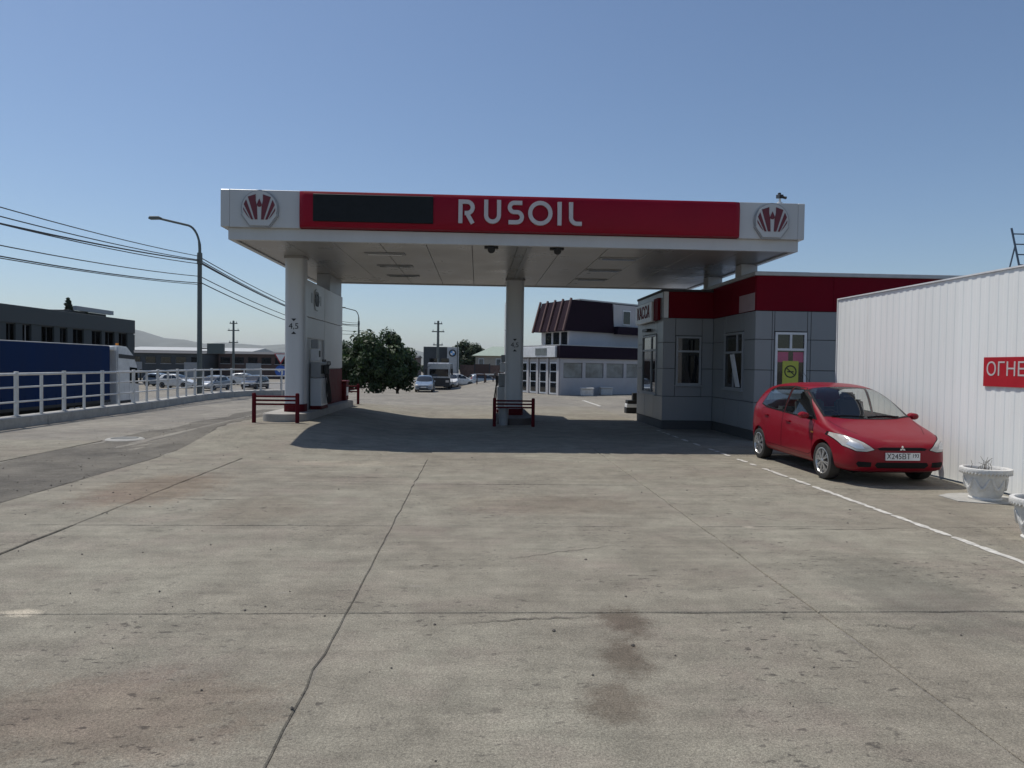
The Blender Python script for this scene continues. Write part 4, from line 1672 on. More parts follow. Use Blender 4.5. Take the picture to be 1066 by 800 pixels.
def hatchback(loc, rotz, paint, label, group, full=True):
    root = thing('parked_car' if full else 'parked_car', loc, label, 'car', group, rotz)
    me, bvh = shell_with_arches(3 if full else 2)
    me.materials.clear()
    me.materials.append(MATS[paint])
    me.materials.append(MATS['car_black_trim'])
    st = 0.05 if full else 0.14
    gl = 'clear_glass' if full else 'car_glass'
    ws = [(0.88, 0.0), (0.885, 0.2), (0.91, 0.45), (0.985, 0.69), (1.40, 0.655), (1.76, 0.585), (1.79, 0.3), (1.80, 0.0)]
    wpoly = ws + [(a, -b) for a, b in reversed(ws[1:-1])]
    wf = [(1.08, 0.945), (2.18, 0.995), (2.16, 1.435), (1.86, 1.415), (1.50, 1.255)]
    wr = [(2.24, 0.998), (3.02, 1.05), (3.22, 1.09), (3.12, 1.35), (2.9, 1.405), (2.22, 1.44)]
    rwp = [(-0.50, 1.14), (0.50, 1.14), (0.44, 1.38), (-0.44, 1.38)]
    if full:
        def inside(pg, a, b):
            c = False
            n = len(pg)
            for i in range(n):
                (xa, ya), (xb, yb) = pg[i], pg[i - 1]
                if (ya > b) != (yb > b) and a < (xb - xa) * (b - ya) / (yb - ya) + xa:
                    c = not c
            return c
        bm = bmesh.new()
        bm.from_mesh(me)
        kill = []
        for f in bm.faces:
            c = f.calc_center_median()
            n = f.normal
            if (n.z > 0.15 and c.z > 0.85 and inside(wpoly, c.x, c.y)) or (abs(n.y) > 0.35 and c.z > 0.9 and abs(c.y) > 0.45 and (inside(wf, c.x, c.z) or inside(wr, c.x, c.z))) \
                    or (n.x > 0.3 and c.x > 3.3 and inside(rwp, c.y, c.z)):
                kill.append(f)
        bmesh.ops.delete(bm, geom=kill, context='FACES')
        bm.to_mesh(me)
        bm.free()
    body = place('body', me, V(0, 0, 0), root)
    if full:
        def ib(name, x0, x1, y0, y1, z0, z1, mt='seat_cloth', bev=0.05):
            m = MB()
            m.box(x0, x1, y0, y1, z0, z1)
            return m.build(name, mt, root, bevel=bev, seg=2)
        ib('dashboard', 0.86, 1.30, -0.66, 0.66, 0.55, 0.865)
        ib('cabin_floor', 0.9, 3.5, -0.74, 0.74, 0.36, 0.42, bev=0)
        ib('parcel_shelf', 3.0, 3.55, -0.66, 0.66, 0.93, 0.97, bev=0.01)
        for s in (-1, 1):
            ib('seat_base', 1.55, 2.05, s * 0.36 - 0.25, s * 0.36 + 0.25, 0.42, 0.68)
            m = MB()
            m.obox((2.14, s * 0.36, 0.92), (0.07, 0, -0.02), (0, 0.25, 0), (0.07, 0, 0.30))
            sb = m.build('seat_back', 'seat_cloth', root, bevel=0.04, seg=2)
            m = MB()
            m.obox((2.24, s * 0.36, 1.27), (0.045, 0, 0), (0, 0.13, 0), (0.01, 0, 0.085))
            m.build('headrest', 'seat_cloth', sb, bevel=0.03, seg=2)
            m = MB()
            m.box(1.05, 3.4, s * 0.775 - 0.012, s * 0.775 + 0.012, 0.42, 0.90)
            m.build('door_lining', 'seat_cloth', root)
        ib('rear_bench', 2.75, 3.05, -0.62, 0.62, 0.42, 1.05)
        hp = project(bvh, [(1.84, -0.5), (3.4, -0.5), (3.4, 0.5), (1.84, 0.5)], 'top', -0.025, 0.15)
        hp.build('headliner', 'frame_grey', root, smooth=True)
        m = MB()
        q = V(1.42, 0.36, 0.90)
        m.tube([q + V(0.08 * math.sin(R(a)), 0.18 * math.cos(R(a)), 0.165 * math.sin(R(a))) for a in range(0, 361, 20)], 0.014, 6)
        m.build('steering_wheel', 'car_black_trim', root)
        m = MB()
        m.box(1.50, 1.52, -0.10, 0.10, 1.255, 1.315)
        m.build('inner_mirror', 'car_black_trim', root, bevel=0.01)
    def frame_of(pg, plane, off, s=1, width=0.022):
        """rubber frame round a pane: a closed band"""
        out = MB()
        og = grow(pg, width)
        ig = grow(pg, -0.012)
        n = len(pg)
        for i in range(n):
            j = (i + 1) % n
            q = project(bvh, [ig[i], ig[j], og[j], og[i]], plane, off, 0.05 if full else 0.3, s)
            if q.v:
                out.add(q.v, q.f)
        return out
    for s in (-1, 1):
        addp(frame_of(wf, 'side', 0.003, s), 'window_rubber', 'car_black_trim', body)
        addp(frame_of(wr, 'side', 0.003, s), 'window_rubber', 'car_black_trim', body)
        addp(project(bvh, wf, 'side', 0.005, st, s), 'front_side_window', gl, body)
        addp(project(bvh, wr, 'side', 0.005, st, s), 'rear_side_window', gl, body)
        if full:
            dr = [(1.10, 0.40), (1.09, 0.905), (2.17, 0.975), (2.21, 0.94), (2.21, 0.36), (1.22, 0.35)]
            d2 = [(2.235, 0.36), (2.235, 0.94), (2.28, 0.98), (3.02, 1.015), (3.14, 1.005), (3.12, 0.82), (2.95, 0.66), (2.86, 0.50), (2.84, 0.37)]
            for nm, pg in (('front_door', dr), ('rear_door', d2)):
                addp(project(bvh, grow(pg, 0.007), 'side', 0.0012, st, s), 'door_gap', 'car_black_trim', body)
                do = addp(project(bvh, pg, 'side', 0.003, st, s), nm, paint, body)
                hx, hzz = (1.98, 0.84) if nm == 'front_door' else (2.90, 0.885)
                hit = bvh.ray_cast(V(hx, s * 3, hzz), V(0, -s, 0))[0]
                m = MB()
                m.obox(hit + V(0, s * 0.016, 0), (0.085, 0, 0.004), (0, 0.014, 0), (0, 0, 0.016))
                m.build('handle', paint, do, bevel=0.009, seg=2)
            addp(project(bvh, [(1.06, 0.715), (1.14, 0.72), (1.14, 0.745), (1.06, 0.74)], 'side', 0.006, 0.02, s), 'side_repeater', 'lamp_amber', body)
            addp(project(bvh, [(0.98, 0.19), (2.95, 0.19), (2.95, 0.245), (0.98, 0.245)], 'side', 0.004, 0.08, s), 'sill_trim', 'car_black_trim', body)
        # mirrors
        m = MB()
        c = V(1.22, s * 0.925, 0.995)
        prof = [(-0.07, 0.045), (-0.045, 0.08), (0.04, 0.088), (0.055, 0.07), (0.055, 0.06)]
        vs = []
        n = 12
        for dx, k in prof:
            for i in range(n):
                a = 2 * math.pi * i / n
                vs.append(c + V(dx, 0.95 * k * math.cos(a) * s, 0.68 * k * math.sin(a)))
        m.add(vs, [(j * n + i, j * n + (i + 1) % n, (j + 1) * n + (i + 1) % n, (j + 1) * n + i) for j in range(len(prof) - 1) for i in range(n)] + [tuple(range(n)), tuple(range(len(vs) - n, len(vs)))])
        mi = m.build('mirror', paint, body, smooth=True)
        m = MB()
        m.tube([(1.22, s * 0.79, 0.955), (1.21, s * 0.90, 0.975)], [0.035, 0.025], 8)
        m.build('mirror_stalk', 'car_black_trim', mi, smooth=True)
        # lamps
        hl_ = [(0.42, 0.565), (0.53, 0.535), (0.66, 0.54), (0.765, 0.60), (0.812, 0.73), (0.80, 0.775), (0.70, 0.74), (0.55, 0.665)]
        hl_ = [(s * a, b) for a, b in hl_]
        addp(project(bvh, grow(hl_, 0.008), 'front', 0.002, 0.03, s), 'headlight_gap', 'car_black_trim', body)
        hd = addp(project(bvh, hl_, 'front', 0.006, 0.03, s), 'headlight', 'lamp_lens', body)
        if full and hd:
            addp(project(bvh, [(s * a, b) for a, b in [(0.56, 0.575), (0.66, 0.575), (0.74, 0.63), (0.70, 0.69), (0.59, 0.64)]], 'front', 0.009, 0.02, s), 'reflector', 'lamp_chrome', hd)
            addp(project(bvh, [(s * a, b) for a, b in [(0.46, 0.30), (0.63, 0.30), (0.66, 0.345), (0.64, 0.385), (0.46, 0.375)]], 'front', 0.004, 0.03, s), 'fog_recess', 'car_black_trim', body)
        addp(project(bvh, [(s * a, b) for a, b in [(0.55, 0.80), (0.70, 0.80), (0.68, 1.15), (0.56, 1.15)]], 'rear', 0.006, 0.05, s), 'tail_light', 'tail_red', body)
    addp(frame_of(wpoly, 'top', 0.003), 'windscreen_rubber', 'car_black_trim', body)
    addp(project(bvh, wpoly, 'top', 0.006, st, 1), 'windscreen', gl, body)
    addp(project(bvh, rwp, 'rear', 0.006, st, 1), 'rear_window', gl, body)
    # nose
    addp(project(bvh, [(-0.34, 0.555), (0.34, 0.555), (0.38, 0.585), (0.30, 0.60), (-0.30, 0.60), (-0.38, 0.585)], 'front', 0.004, 0.03), 'grille_slot', 'car_black_trim', body)
    addp(project(bvh, [(-0.36, 0.285), (0.36, 0.285), (0.41, 0.33), (0.38, 0.375), (-0.38, 0.375), (-0.41, 0.33)], 'front', 0.004, 0.03), 'lower_grille', 'car_black_trim', body)
    m = MB()
    hit = bvh.ray_cast(V(-3, 0, 0.46), V(1, 0, 0))[0]
    px_ = hit.x - 0.012
    m.box(px_ - 0.008, px_ + 0.02, -0.26, 0.26, 0.41, 0.522)
    pt = m.build('number_plate', 'plate_white', body)
    if full:
        text_part('Х245ВТ', 0.115, 0.003, 'black_paint', pt, (px_ - 0.008, 0.065, 0.466), (0, -1, 0), (0, 0, 1), sx=0.92)
        text_part('193', 0.08, 0.003, 'black_paint', pt, (px_ - 0.008, -0.19, 0.478), (0, -1, 0), (0, 0, 1), sx=0.9)
        m = MB()
        for k in range(3):
            a = R(90 + 120 * k)
            dx, dz = math.cos(a), math.sin(a)
            r1 = 0.045
            hit = bvh.ray_cast(V(-3, 0, 0.585), V(1, 0, 0))[0]
            xx = hit.x - 0.012
            m = MB()
            pts = [(0, 0), (r1 * (0.5 * dx - 0.29 * dz), r1 * (0.5 * dz + 0.29 * dx)), (r1 * dx, r1 * dz), (r1 * (0.5 * dx + 0.29 * dz), r1 * (0.5 * dz - 0.29 * dx))]
            m.prism([(a_, 0.585 + b_) for a_, b_ in pts], xx - 0.006, xx + 0.012, lambda a_, b_, c_: (c_, a_, b_))
            m.build('emblem_diamond', 'lamp_chrome', body)
        for y0, y1 in ((0.08, 0.60), (-0.50, 0.02)):
            pts = []
            for k in range(8):
                t_ = k / 7
                yy = y0 + (y1 - y0) * t_
                h = bvh.ray_cast(V(0.905 + 0.05 * abs(yy) + 0.02 * math.sin(math.pi * t_), yy, 4), V(0, 0, -1))[0]
                pts.append(h + V(-0.004, 0, 0.016))
            m = MB()
            m.tube(pts, 0.009, 6)
            m.build('wiper', 'car_black_trim', body)
        hl2 = [(0.30, -0.52), (0.58, -0.655), (0.86, -0.70), (0.86, -0.694), (0.58, -0.648), (0.30, -0.513)]
        for s in (-1, 1):
            addp(project(bvh, [(a, -s * b) for a, b in hl2], 'top', 0.002, 0.08), 'bonnet_gap', 'car_black_trim', body)
        m = MB()
        m.tube([(2.95, 0.0, 1.52), (3.05, 0.0, 1.60), (3.2, 0.0, 1.70)], 0.004, 5)
        m.build('aerial', 'car_black_trim', body)
        hit = bvh.ray_cast(V(1.85, 0.05, 4), V(0, 0, -1))[0]
    for x in AX:
        for s in (-1, 1):
            wheel(root, x, s, full)
    m = MB()
    m.box(0.35, 3.5, -0.55, 0.55, 0.17, 0.215)
    m.build('underbody', 'car_black_trim', root)
    return root


rc = hatchback((6.42, 10.40, 0.016), R(90), 'car_red', 'red hatchback parked between the white fence and the shop', None)
rc.scale = (1.04, 1.02, 1.0)

# ------------------------------------------------------------------ articulated truck on the road
tk = thing('articulated_truck', (-18.75, 21.2, -1.18), 'white truck with blue curtain trailer on the road behind the railing', 'truck', None, R(90))
TL = 13.6


def tb(name, x0, x1, y0, y1, z0, z1, mt, par=None, bev=0.02):
    m = MB()
    m.box(x0, x1, y0, y1, z0, z1)
    return m.build(name, mt, par or tk, bevel=bev)


tr = tb('trailer_body', 0, TL, -1.24, 1.24, 1.0, 3.60, 'tarp_blue')
tb('roof_sheet', 0.02, TL - 0.02, -1.22, 1.22, 3.602, 3.64, 'pale_roof', tr)
for i in range(20):
    tb('curtain_strap', 0.4 + i * 0.68, 0.45 + i * 0.68, -1.252, -1.241, 0.92, 1.5, 'tarp_blue', tr, 0)
tb('side_rail', 0, TL, -1.26, -1.242, 0.94, 1.06, 'truck_chassis', tr, 0)
tb('chassis', 0.3, TL + 1.5, -0.5, 0.5, 0.65, 0.98, 'truck_chassis')
for x in (2.0, 3.3, 4.6, 11.6, 15.6):
    for s in (-1, 1):
        m = MB()
        m.lathe([(0.0, 0.16 * s), (0.28, 0.15 * s), (0.30, 0.17 * s), (0.5, 0.15 * s), (0.52, 0.0), (0.5, -0.15 * s), (0.28, -0.15 * s)], 22, (x, s * 1.05, 0.52), 'Y')
        m.build('wheel', 'rubber', tk, smooth=True)
for x in (10.3, 10.75, 11.2):
    tb('mud_flap', x, x + 0.32, -1.2, -1.17, 0.35, 0.85, 'truck_white', None, 0)
tb('side_guard', 5.6, 9.8, -1.2, -1.16, 0.45, 0.8, 'truck_chassis', None, 0)
# cab
x0, x1 = TL + 0.75, TL + 2.95
prof = [(x0, 0.55), (x1 + 0.02, 0.45), (x1 + 0.08, 1.1), (x1 + 0.03, 1.75), (x1 - 0.22, 2.75), (x1 - 0.6, 3.25), (x1 - 1.2, 3.62), (x0 + 0.1, 3.66), (x0, 3.4)]
m = MB()
m.prism(prof, -1.22, 1.22, lambda a, b, c: (a, c, b))
cab = m.build('cab', 'truck_white', tk, bevel=0.06, seg=2)
for s in (-1, 1):
    m = MB()
    m.prism([(x1 - 0.98, 1.80), (x1 - 0.08, 1.74), (x1 - 0.24, 2.55), (x1 - 0.98, 2.60)], s * 1.221, s * 1.232, lambda a, b, c: (a, c, b))
    m.build('side_window', 'glass_dark', cab)
    m = MB()
    m.prism([(x0 + 0.1, 3.05), (x1 - 0.40, 2.98), (x1 - 0.55, 3.18), (x0 + 0.1, 3.25)], s * 1.221, s * 1.232, lambda a, b, c: (a, c, b))
    m.build('dark_stripe', 'black_paint', cab)
    m = MB()
    m.prism([(x1 - 1.05, 0.95), (x1 - 1.045, 0.95), (x1 - 1.045, 2.66), (x1 - 1.05, 2.66)], s * 1.221, s * 1.226, lambda a, b, c: (a, c, b))
    m.build('door_gap', 'black_paint', cab)
    m = MB()
    m.box(x1 + 0.02, x1 + 0.14, s * 1.26 - 0.04, s * 1.26 + 0.04, 1.85, 2.5)
    m.build('mirror', 'black_paint', cab, bevel=0.02)
    m = MB()
    m.box(x0 + 0.15, x1 - 0.9, s * 1.225 - 0.01, s * 1.225 + 0.01, 0.56, 0.95)
    m.build('wheel_arch_trim', 'truck_chassis', cab)
m = MB()
m.prism([(x0 - 0.75, 3.42), (x0, 3.42), (x0, 3.62), (x0 - 0.4, 3.60)], -1.1, 1.1, lambda a, b, c: (a, c, b))
m.build('roof_deflector', 'truck_white', tk, bevel=0.03)
m = MB()
m.cyl((x1 - 1.6, -0.9, 3.66), (x1 - 1.6, -0.9, 3.78), 0.07, n=10)
m.build('roof_beacon', 'lamp_amber', tk)

# ------------------------------------------------------------------ office block behind the truck
ob = thing('office_block', (-52, 80, -1.2), 'dark grey flat roofed office block behind the blue truck', 'building')
OX = -44.0
m = MB()
m.box(OX - 16, OX - 0.3, 40, 93.5, -1.2, 6.6)
m.build('core', 'joint_dark', ob)
m = MB()
m.box(OX - 16.2, OX, 39.8, 93.7, 5.15, 6.85)
m.build('parapet_band', 'office_band', ob, bevel=0.03)
m = MB()
m.box(OX - 16.1, OX - 0.1, 39.9, 93.6, 2.2, 2.9)
m.build('spandrel_band', 'office_grey', ob)
m = MB()
m.box(OX - 16.1, OX - 0.1, 39.9, 93.6, -1.2, 0.6)
m.build('lower_wall', 'office_grey', ob)
rw = random.Random(2)
yy = 40.2
while yy < 92.5:
    w_ = rw.choice((1.4, 1.4, 2.2))
    p_ = rw.choice((0.7, 1.0, 1.6))
    for z0, z1 in ((2.905, 5.145), (0.605, 2.195)):
        m = MB()
        m.box(OX - 0.5, OX - 0.1, yy, yy + p_, z0, z1)
        m.build('pier', 'office_grey', ob)
        m = MB()
        m.box(OX - 0.36, OX - 0.30, yy + p_ + 0.002, min(93.4, yy + p_ + w_) - 0.002, z0 + 0.1, z1 - 0.1)
        wo = m.build('window', 'glass_dark', ob)
        m = MB()
        m.box(OX - 0.30, OX - 0.27, yy + p_ + w_ / 2 - 0.04, min(93.4, yy + p_ + w_ / 2 + 0.04), z0 + 0.1, z1 - 0.1)
        m.build('mullion', rw.choice(('frame_grey', 'office_grey')), wo)
    yy += p_ + w_
for (y0, y1, h, d) in ((83.5, 91.5, 0.55, 2.5), (56, 78, 0.30, 4)):
    m = MB()
    m.box(OX - d - 3, OX - d, y0, y1, 6.85, 6.85 + h)
    m.build('roof_plant', 'office_grey', ob, bevel=0.04)
m = MB()
m.box(OX - 2.4, OX - 2.0, 84, 92.3, 7.4, 7.9)
m.build('roof_duct', 'frame_grey', ob)


# ------------------------------------------------------------------ trees
def tree(x, y, z, h, rx, name, label, seed, leaf='leaf', nleaf=5000, ls=0.16, trunk=0.25, cone=False, group=None, lean=0.0):
    rt = random.Random(seed)
    t_ = thing(name, (x, y, z), label, 'tree', group)
    th_ = h * trunk
    m = MB()
    base = V(x, y, z - 0.1)
    top = V(x + lean, y, z + h * 0.62)
    r0 = 0.035 * h
    m.tube([base, V(x + 0.02 * h * rt.uniform(-1, 1), y, z + th_), top], [r0, r0 * 0.75, r0 * 0.3], 9)
    limbs = []
    for i in range(9):
        a = rt.uniform(0, 6.28)
        zz = z + th_ + (h * 0.4) * rt.random()
        p0 = V(x, y, zz)
        ln = rx * rt.uniform(0.45, 0.85)
        p2 = p0 + V(math.cos(a) * ln, math.sin(a) * ln, h * rt.uniform(0.08, 0.25))
        m.tube([p0, (p0 + p2) / 2 + V(0, 0, -0.03 * h), p2], [r0 * 0.45, r0 * 0.3, r0 * 0.1], 6)
        limbs.append(p2)
    m.build('trunk', 'bark', t_, smooth=True)
    clumps = []
    nc = 60
    for i in range(nc):
        for _ in range(20):
            u = V(rt.uniform(-1, 1), rt.uniform(-1, 1), rt.uniform(-1, 1))
            if 0.25 < u.length < 1.0:
                break
        zc = z + th_ + (h - th_) * (0.5 + 0.45 * u.z)
        k = 1.0
        if cone:
            k = max(0.08, 1.05 - (zc - z) / h)
        clumps.append((V(x + lean + u.x * rx * 0.85 * k, y + u.y * rx * 0.85 * k, zc), rx * rt.uniform(0.20, 0.40) * (0.5 + 0.5 * k)))
    vs, fs = [], []
    for i in range(nleaf):
        c, r_ = clumps[rt.randrange(nc)]
        d = V(rt.gauss(0, 1), rt.gauss(0, 1), rt.gauss(0, 0.8))
        d = d.normalized() * r_ * (rt.random() ** 0.4)
        p = c + d
        n = (d.normalized() + V(rt.uniform(-1, 1), rt.uniform(-1, 1), rt.uniform(-0.2, 1.2))).normalized()
        a_ = n.cross(V(rt.uniform(-1, 1), rt.uniform(-1, 1), rt.uniform(-1, 1))).normalized()
        b_ = n.cross(a_)
        s = ls * rt.uniform(0.6, 1.3)
        o = len(vs)
        vs += [p - a_ * s, p - b_ * s * 0.5, p + a_ * s, p + b_ * s * 0.5]
        fs.append((o, o + 1, o + 2, o + 3))
    m = MB()
    m.add(vs, fs)
    me = bpy.data.meshes.new('crown')
    c0 = V(x, y, z + h / 2)
    me.from_pydata([p - c0 for p in vs], [], fs)
    me.materials.append(MATS[leaf])
    place('crown', me, c0, t_)
    return t_


G = 'trees behind the pump islands'
tree(-8.0, 57.5, -0.8, 5.3, 2.6, 'leafy_tree', 'large dark leafy tree behind the left pump island', 1, nleaf=14000, ls=0.16, group=G, trunk=0.07)
tree(-6.6, 59.5, -0.8, 4.4, 1.7, 'leafy_tree', 'rounded dark tree to the right of the large leafy tree', 21, nleaf=9000, ls=0.16, group=G, trunk=0.06)
tree(-10.9, 58.5, -0.8, 4.2, 2.3, 'leafy_tree', 'lower leafy tree behind the litter bin on the left island', 3, nleaf=10000, ls=0.16, group=G, trunk=0.07)
tree(-13.6, 63.5, -0.9, 3.3, 1.8, 'leafy_tree', 'low leafy tree half hidden by the left white pylon', 4, nleaf=5000, ls=0.15, group=G, trunk=0.18)
tree(3.6, 52.5, 0, 2.6, 1.15, 'bushy_tree', 'dark bushy tree between the middle column and the white cafe', 8, nleaf=5000, ls=0.12, trunk=0.06)
tree(-1.4, 112, -0.8, 6.4, 2.6, 'leafy_tree', 'distant round tree right of the grey wheel sign pylon', 11, 'leaf_far', 4500, 0.24, 0.15, group='far trees beyond the road')
tree(0.9, 116, -0.8, 5.2, 1.9, 'leafy_tree', 'smaller distant tree over the pale green house roof', 12, 'leaf_far', 3500, 0.24, 0.15, group='far trees beyond the road')
tree(8.0, 118, -0.8, 5.0, 3.4, 'leafy_tree', 'distant hazy tree seen right of the middle column', 13, 'leaf_far', 4500, 0.24, 0.12, group='far trees beyond the road')
tree(-47.2, 84.5, 6.85, 2.1, 0.75, 'roof_conifer', 'small pointed dark conifer on the roof of the grey office block', 14, 'leaf_far', 2200, 0.14, 0.05, True)
tree(-46.8, 87.0, 6.85, 0.9, 0.45, 'roof_shrub', 'small dark shrub beside the conifer on the office roof', 15, 'leaf_far', 900, 0.10, 0.05)


# far wood along the horizon: one mass
def wood(pts, h, seed, dens):
    rt = random.Random(seed)
    vs, fs = [], []
    for (xa, ya), (xb, yb) in zip(pts, pts[1:]):
        L_ = math.hypot(xb - xa, yb - ya)
        for i in range(int(L_ * dens)):
            t_ = rt.random()
            hh = h * (0.55 + 0.45 * math.sin((xa + (xb - xa) * t_) * 0.11 + seed) ** 2) * rt.random() ** 0.6
            p = V(xa + (xb - xa) * t_ + rt.gauss(0, 1.5), ya + (yb - ya) * t_ + rt.gauss(0, 3), -1.0 + hh)
            a_ = V(rt.gauss(0, 1), rt.gauss(0, 1), rt.gauss(0, 1)).normalized() * rt.uniform(0.4, 0.9)
            b_ = a_.cross(V(rt.gauss(0, 1), rt.gauss(0, 1), rt.gauss(0, 1))).normalized() * rt.uniform(0.3, 0.7)
            o = len(vs)
            vs += [p - a_, p - b_, p + a_, p + b_]
            fs.append((o, o + 1, o + 2, o + 3))
    me = bpy.data.meshes.new('far_wood')
    me.from_pydata(vs, [], fs)
    me.materials.append(MATS['leaf_far'])
    return place('far_wood', me, V(0, 0, 0), None, 'stuff')


fw = wood([(-330, 330), (-150, 260), (-40, 240), (60, 250), (230, 300)], 3.6, 5, 42)
fw['label'] = 'hazy dark belt of far trees along the horizon'
fw['category'] = 'trees'

# ------------------------------------------------------------------ lamp posts, poles, wires


def lamp_post(x, y, z, ztop, arm, label):
    p = thing('street_lamp', (x, y, z), label, 'street lamp', 'street lamps along the road')
    m = MB()
    m.cyl((x, y, z - 0.1), (x, y, z + 0.9), 0.17, 0.16, 12)
    m.build('base', 'pole_dark', p, smooth=True)
    m = MB()
    zs = ztop - 1.9
    m.cyl((x, y, z + 0.9), (x, y, zs), 0.125, 0.105, 12)
    m.build('pole', 'pole_dark', p, smooth=True)
    m = MB()
    m.cyl((x, y, zs - 0.3), (x, y, zs + 0.25), 0.135, 0.12, 12)
    m.build('collar', 'pole_dark', p)
    pts = [(x, y, zs)]
    for i in range(9):
        a = R(10 * i)
        pts.append((x - 0.75 * arm / 2.4 * (1 - math.cos(a)), y, zs + 0.45 + 1.15 * math.sin(a)))
    pts.append((x - arm, y, ztop + 0.02))
    m = MB()
    m.tube(pts, [0.075] * 3 + [0.055] * (len(pts) - 3), 8)
    a_ = m.build('arm', 'pole_dark', p, smooth=True)
    m = MB()
    m.prism([(-0.30, -0.04), (-0.26, -0.09), (0.2, -0.07), (0.34, 0.0), (0.2, 0.07), (-0.24, 0.06)], -0.12, 0.12, lambda a, b, c: (x - arm - 0.05 + a, y + c, ztop + 0.02 + b))
    m.build('lamp_head', 'pole_dark', a_, bevel=0.02)
    return p


lamp_post(-13.75, 35.9, -1.2, 8.75, 2.1, 'tall dark street lamp with curved arm behind the white railing')
lamp_post(-15.1, 91, -1.2, 8.75, 1.9, 'distant street lamp with curved arm above the dark trees')
# notice box on the near lamp
m = MB()
m.box(-13.35, -12.55, 35.8, 35.98, 2.15, 2.65)
m.cyl((-13.75, 35.9, 2.4), (-13.3, 35.9, 2.4), 0.03, n=8)
tag(m.build('lamp_notice_box', 'pole_dark'), 'small dark box clamped to the tall street lamp pole', 'box')


def utility_pole(x, y, z, ztop, label):
    p = thing('utility_pole', (x, y, z), label, 'utility pole', 'utility poles in the distance')
    m = MB()
    m.cyl((x, y, z - 0.1), (x, y, ztop), 0.20, 0.13, 10)
    m.build('pole', 'pole_dark', p, smooth=True)
    for dz, w_ in ((-0.35, 0.5), (-1.3, 0.75), (-2.9, 0.6)):
        m = MB()
        m.box(x - w_, x + w_, y - 0.06, y + 0.06, ztop + dz - 0.06, ztop + dz + 0.06)
        b = m.build('crossarm', 'pole_dark', p)
        for s in (-1, 1):
            m = MB()
            m.cyl((x + s * w_ * 0.8, y, ztop + dz + 0.06), (x + s * w_ * 0.8, y, ztop + dz + 0.26), 0.05, 0.03, 8)
            m.build('insulator', 'frame_grey', b)
    return p


utility_pole(-32.6, 96.7, -1.2, 7.2, 'distant utility pole standing before the brown warehouse')
utility_pole(-4.8, 86.0, -0.8, 7.0, 'distant utility pole by the grey wheel sign pylon')
utility_pole(-22.0, 118, -1.0, 5.6, 'small distant utility pole left of the yield sign')


def wire(p0, p1, sag, r, label):
    p0, p1 = Vector(p0), Vector(p1)
    pts = []
    for i in range(25):
        t_ = i / 24
        q = p0.lerp(p1, t_)
        q.z -= sag * 4 * t_ * (1 - t_)
        pts.append(q)
    m = MB()
    m.tube(pts, r, 5)
    return tag(m.build('overhead_wire', 'wire_black', smooth=True), label, 'wire', 'overhead wires on the street lamps')


LP = V(-13.75, 35.9, 0)
LQ = V(-15.1, 91, 0)
order = ['topmost', 'second', 'third', 'thick fourth', 'fifth', 'sixth', 'lowest']
nears = [(6.95, 6.5, 0.012), (6.75, 6.15, 0.013), (6.55, 5.95, 0.013), (6.72, 5.55, 0.022), (5.95, 5.25, 0.012), (5.62, 5.05, 0.015), (5.55, 4.85, 0.010)]
for k, (za, zb, r_) in enumerate(nears):
    dx = 0.25 * ((k % 3) - 1)
    wire((LP.x + dx * 0.4, LP.y, za), (-14.0 + dx, -6.0, zb + 0.2), 0.75 + 0.06 * (k % 3), r_ + 0.006, '%s overhead wire running left from the tall street lamp' % order[k])
for k, (za, zb, r_) in enumerate(nears[:6]):
    dx = 0.25 * ((k % 3) - 1)
    wire((LP.x + dx * 0.4, LP.y, za), (LQ.x + dx * 0.4, LQ.y, za - 0.1), 0.8 + 0.08 * (k % 2), r_ + 0.012, '%s overhead wire running right from the tall street lamp' % (order[:5] + ['lowest'])[k])

# ------------------------------------------------------------------ road signs
rsn = thing('road_sign', (-16.9, 62, -1.2), 'yield triangle above a blue round sign on one post left of the pump column', 'road sign')
m = MB()
m.cyl((-16.9, 62, -1.3), (-16.9, 62, 2.55), 0.04, n=8)
m.build('post', 'steel_grey', rsn)
cxs = -16.9
m = MB()
m.prism([(-0.55, 2.50), (0.55, 2.50), (0.0, 1.58)], 61.93, 61.95, lambda a, b, c: (cxs + a, c, b))
yt = m.build('yield_triangle', 'sign_red', rsn)
m = MB()
m.prism([(-0.42, 2.44), (0.42, 2.44), (0.0, 1.74)], 61.922, 61.929, lambda a, b, c: (cxs + a, c, b))
m.build('yield_face', 'plate_white', yt)
m = MB()
m.lathe([(0.0, -0.02), (0.48, -0.02), (0.48, 0.0), (0.0, 0.0)], 26, (cxs, 61.95, 1.02), 'Y')
bd_ = m.build('blue_disc', 'sign_blue', rsn)
m = MB()
m.prism([(0.14, 0.72), (0.22, 0.72), (0.22, 1.10), (-0.05, 1.10), (-0.05, 1.22), (-0.28, 1.04), (-0.05, 0.88), (-0.05, 1.0), (0.14, 1.0)], 61.922, 61.929, lambda a, b, c: (cxs + a, c, b))
m.build('turn_arrow', 'plate_white', bd_)

# ------------------------------------------------------------------ low warehouses along the far side of the road


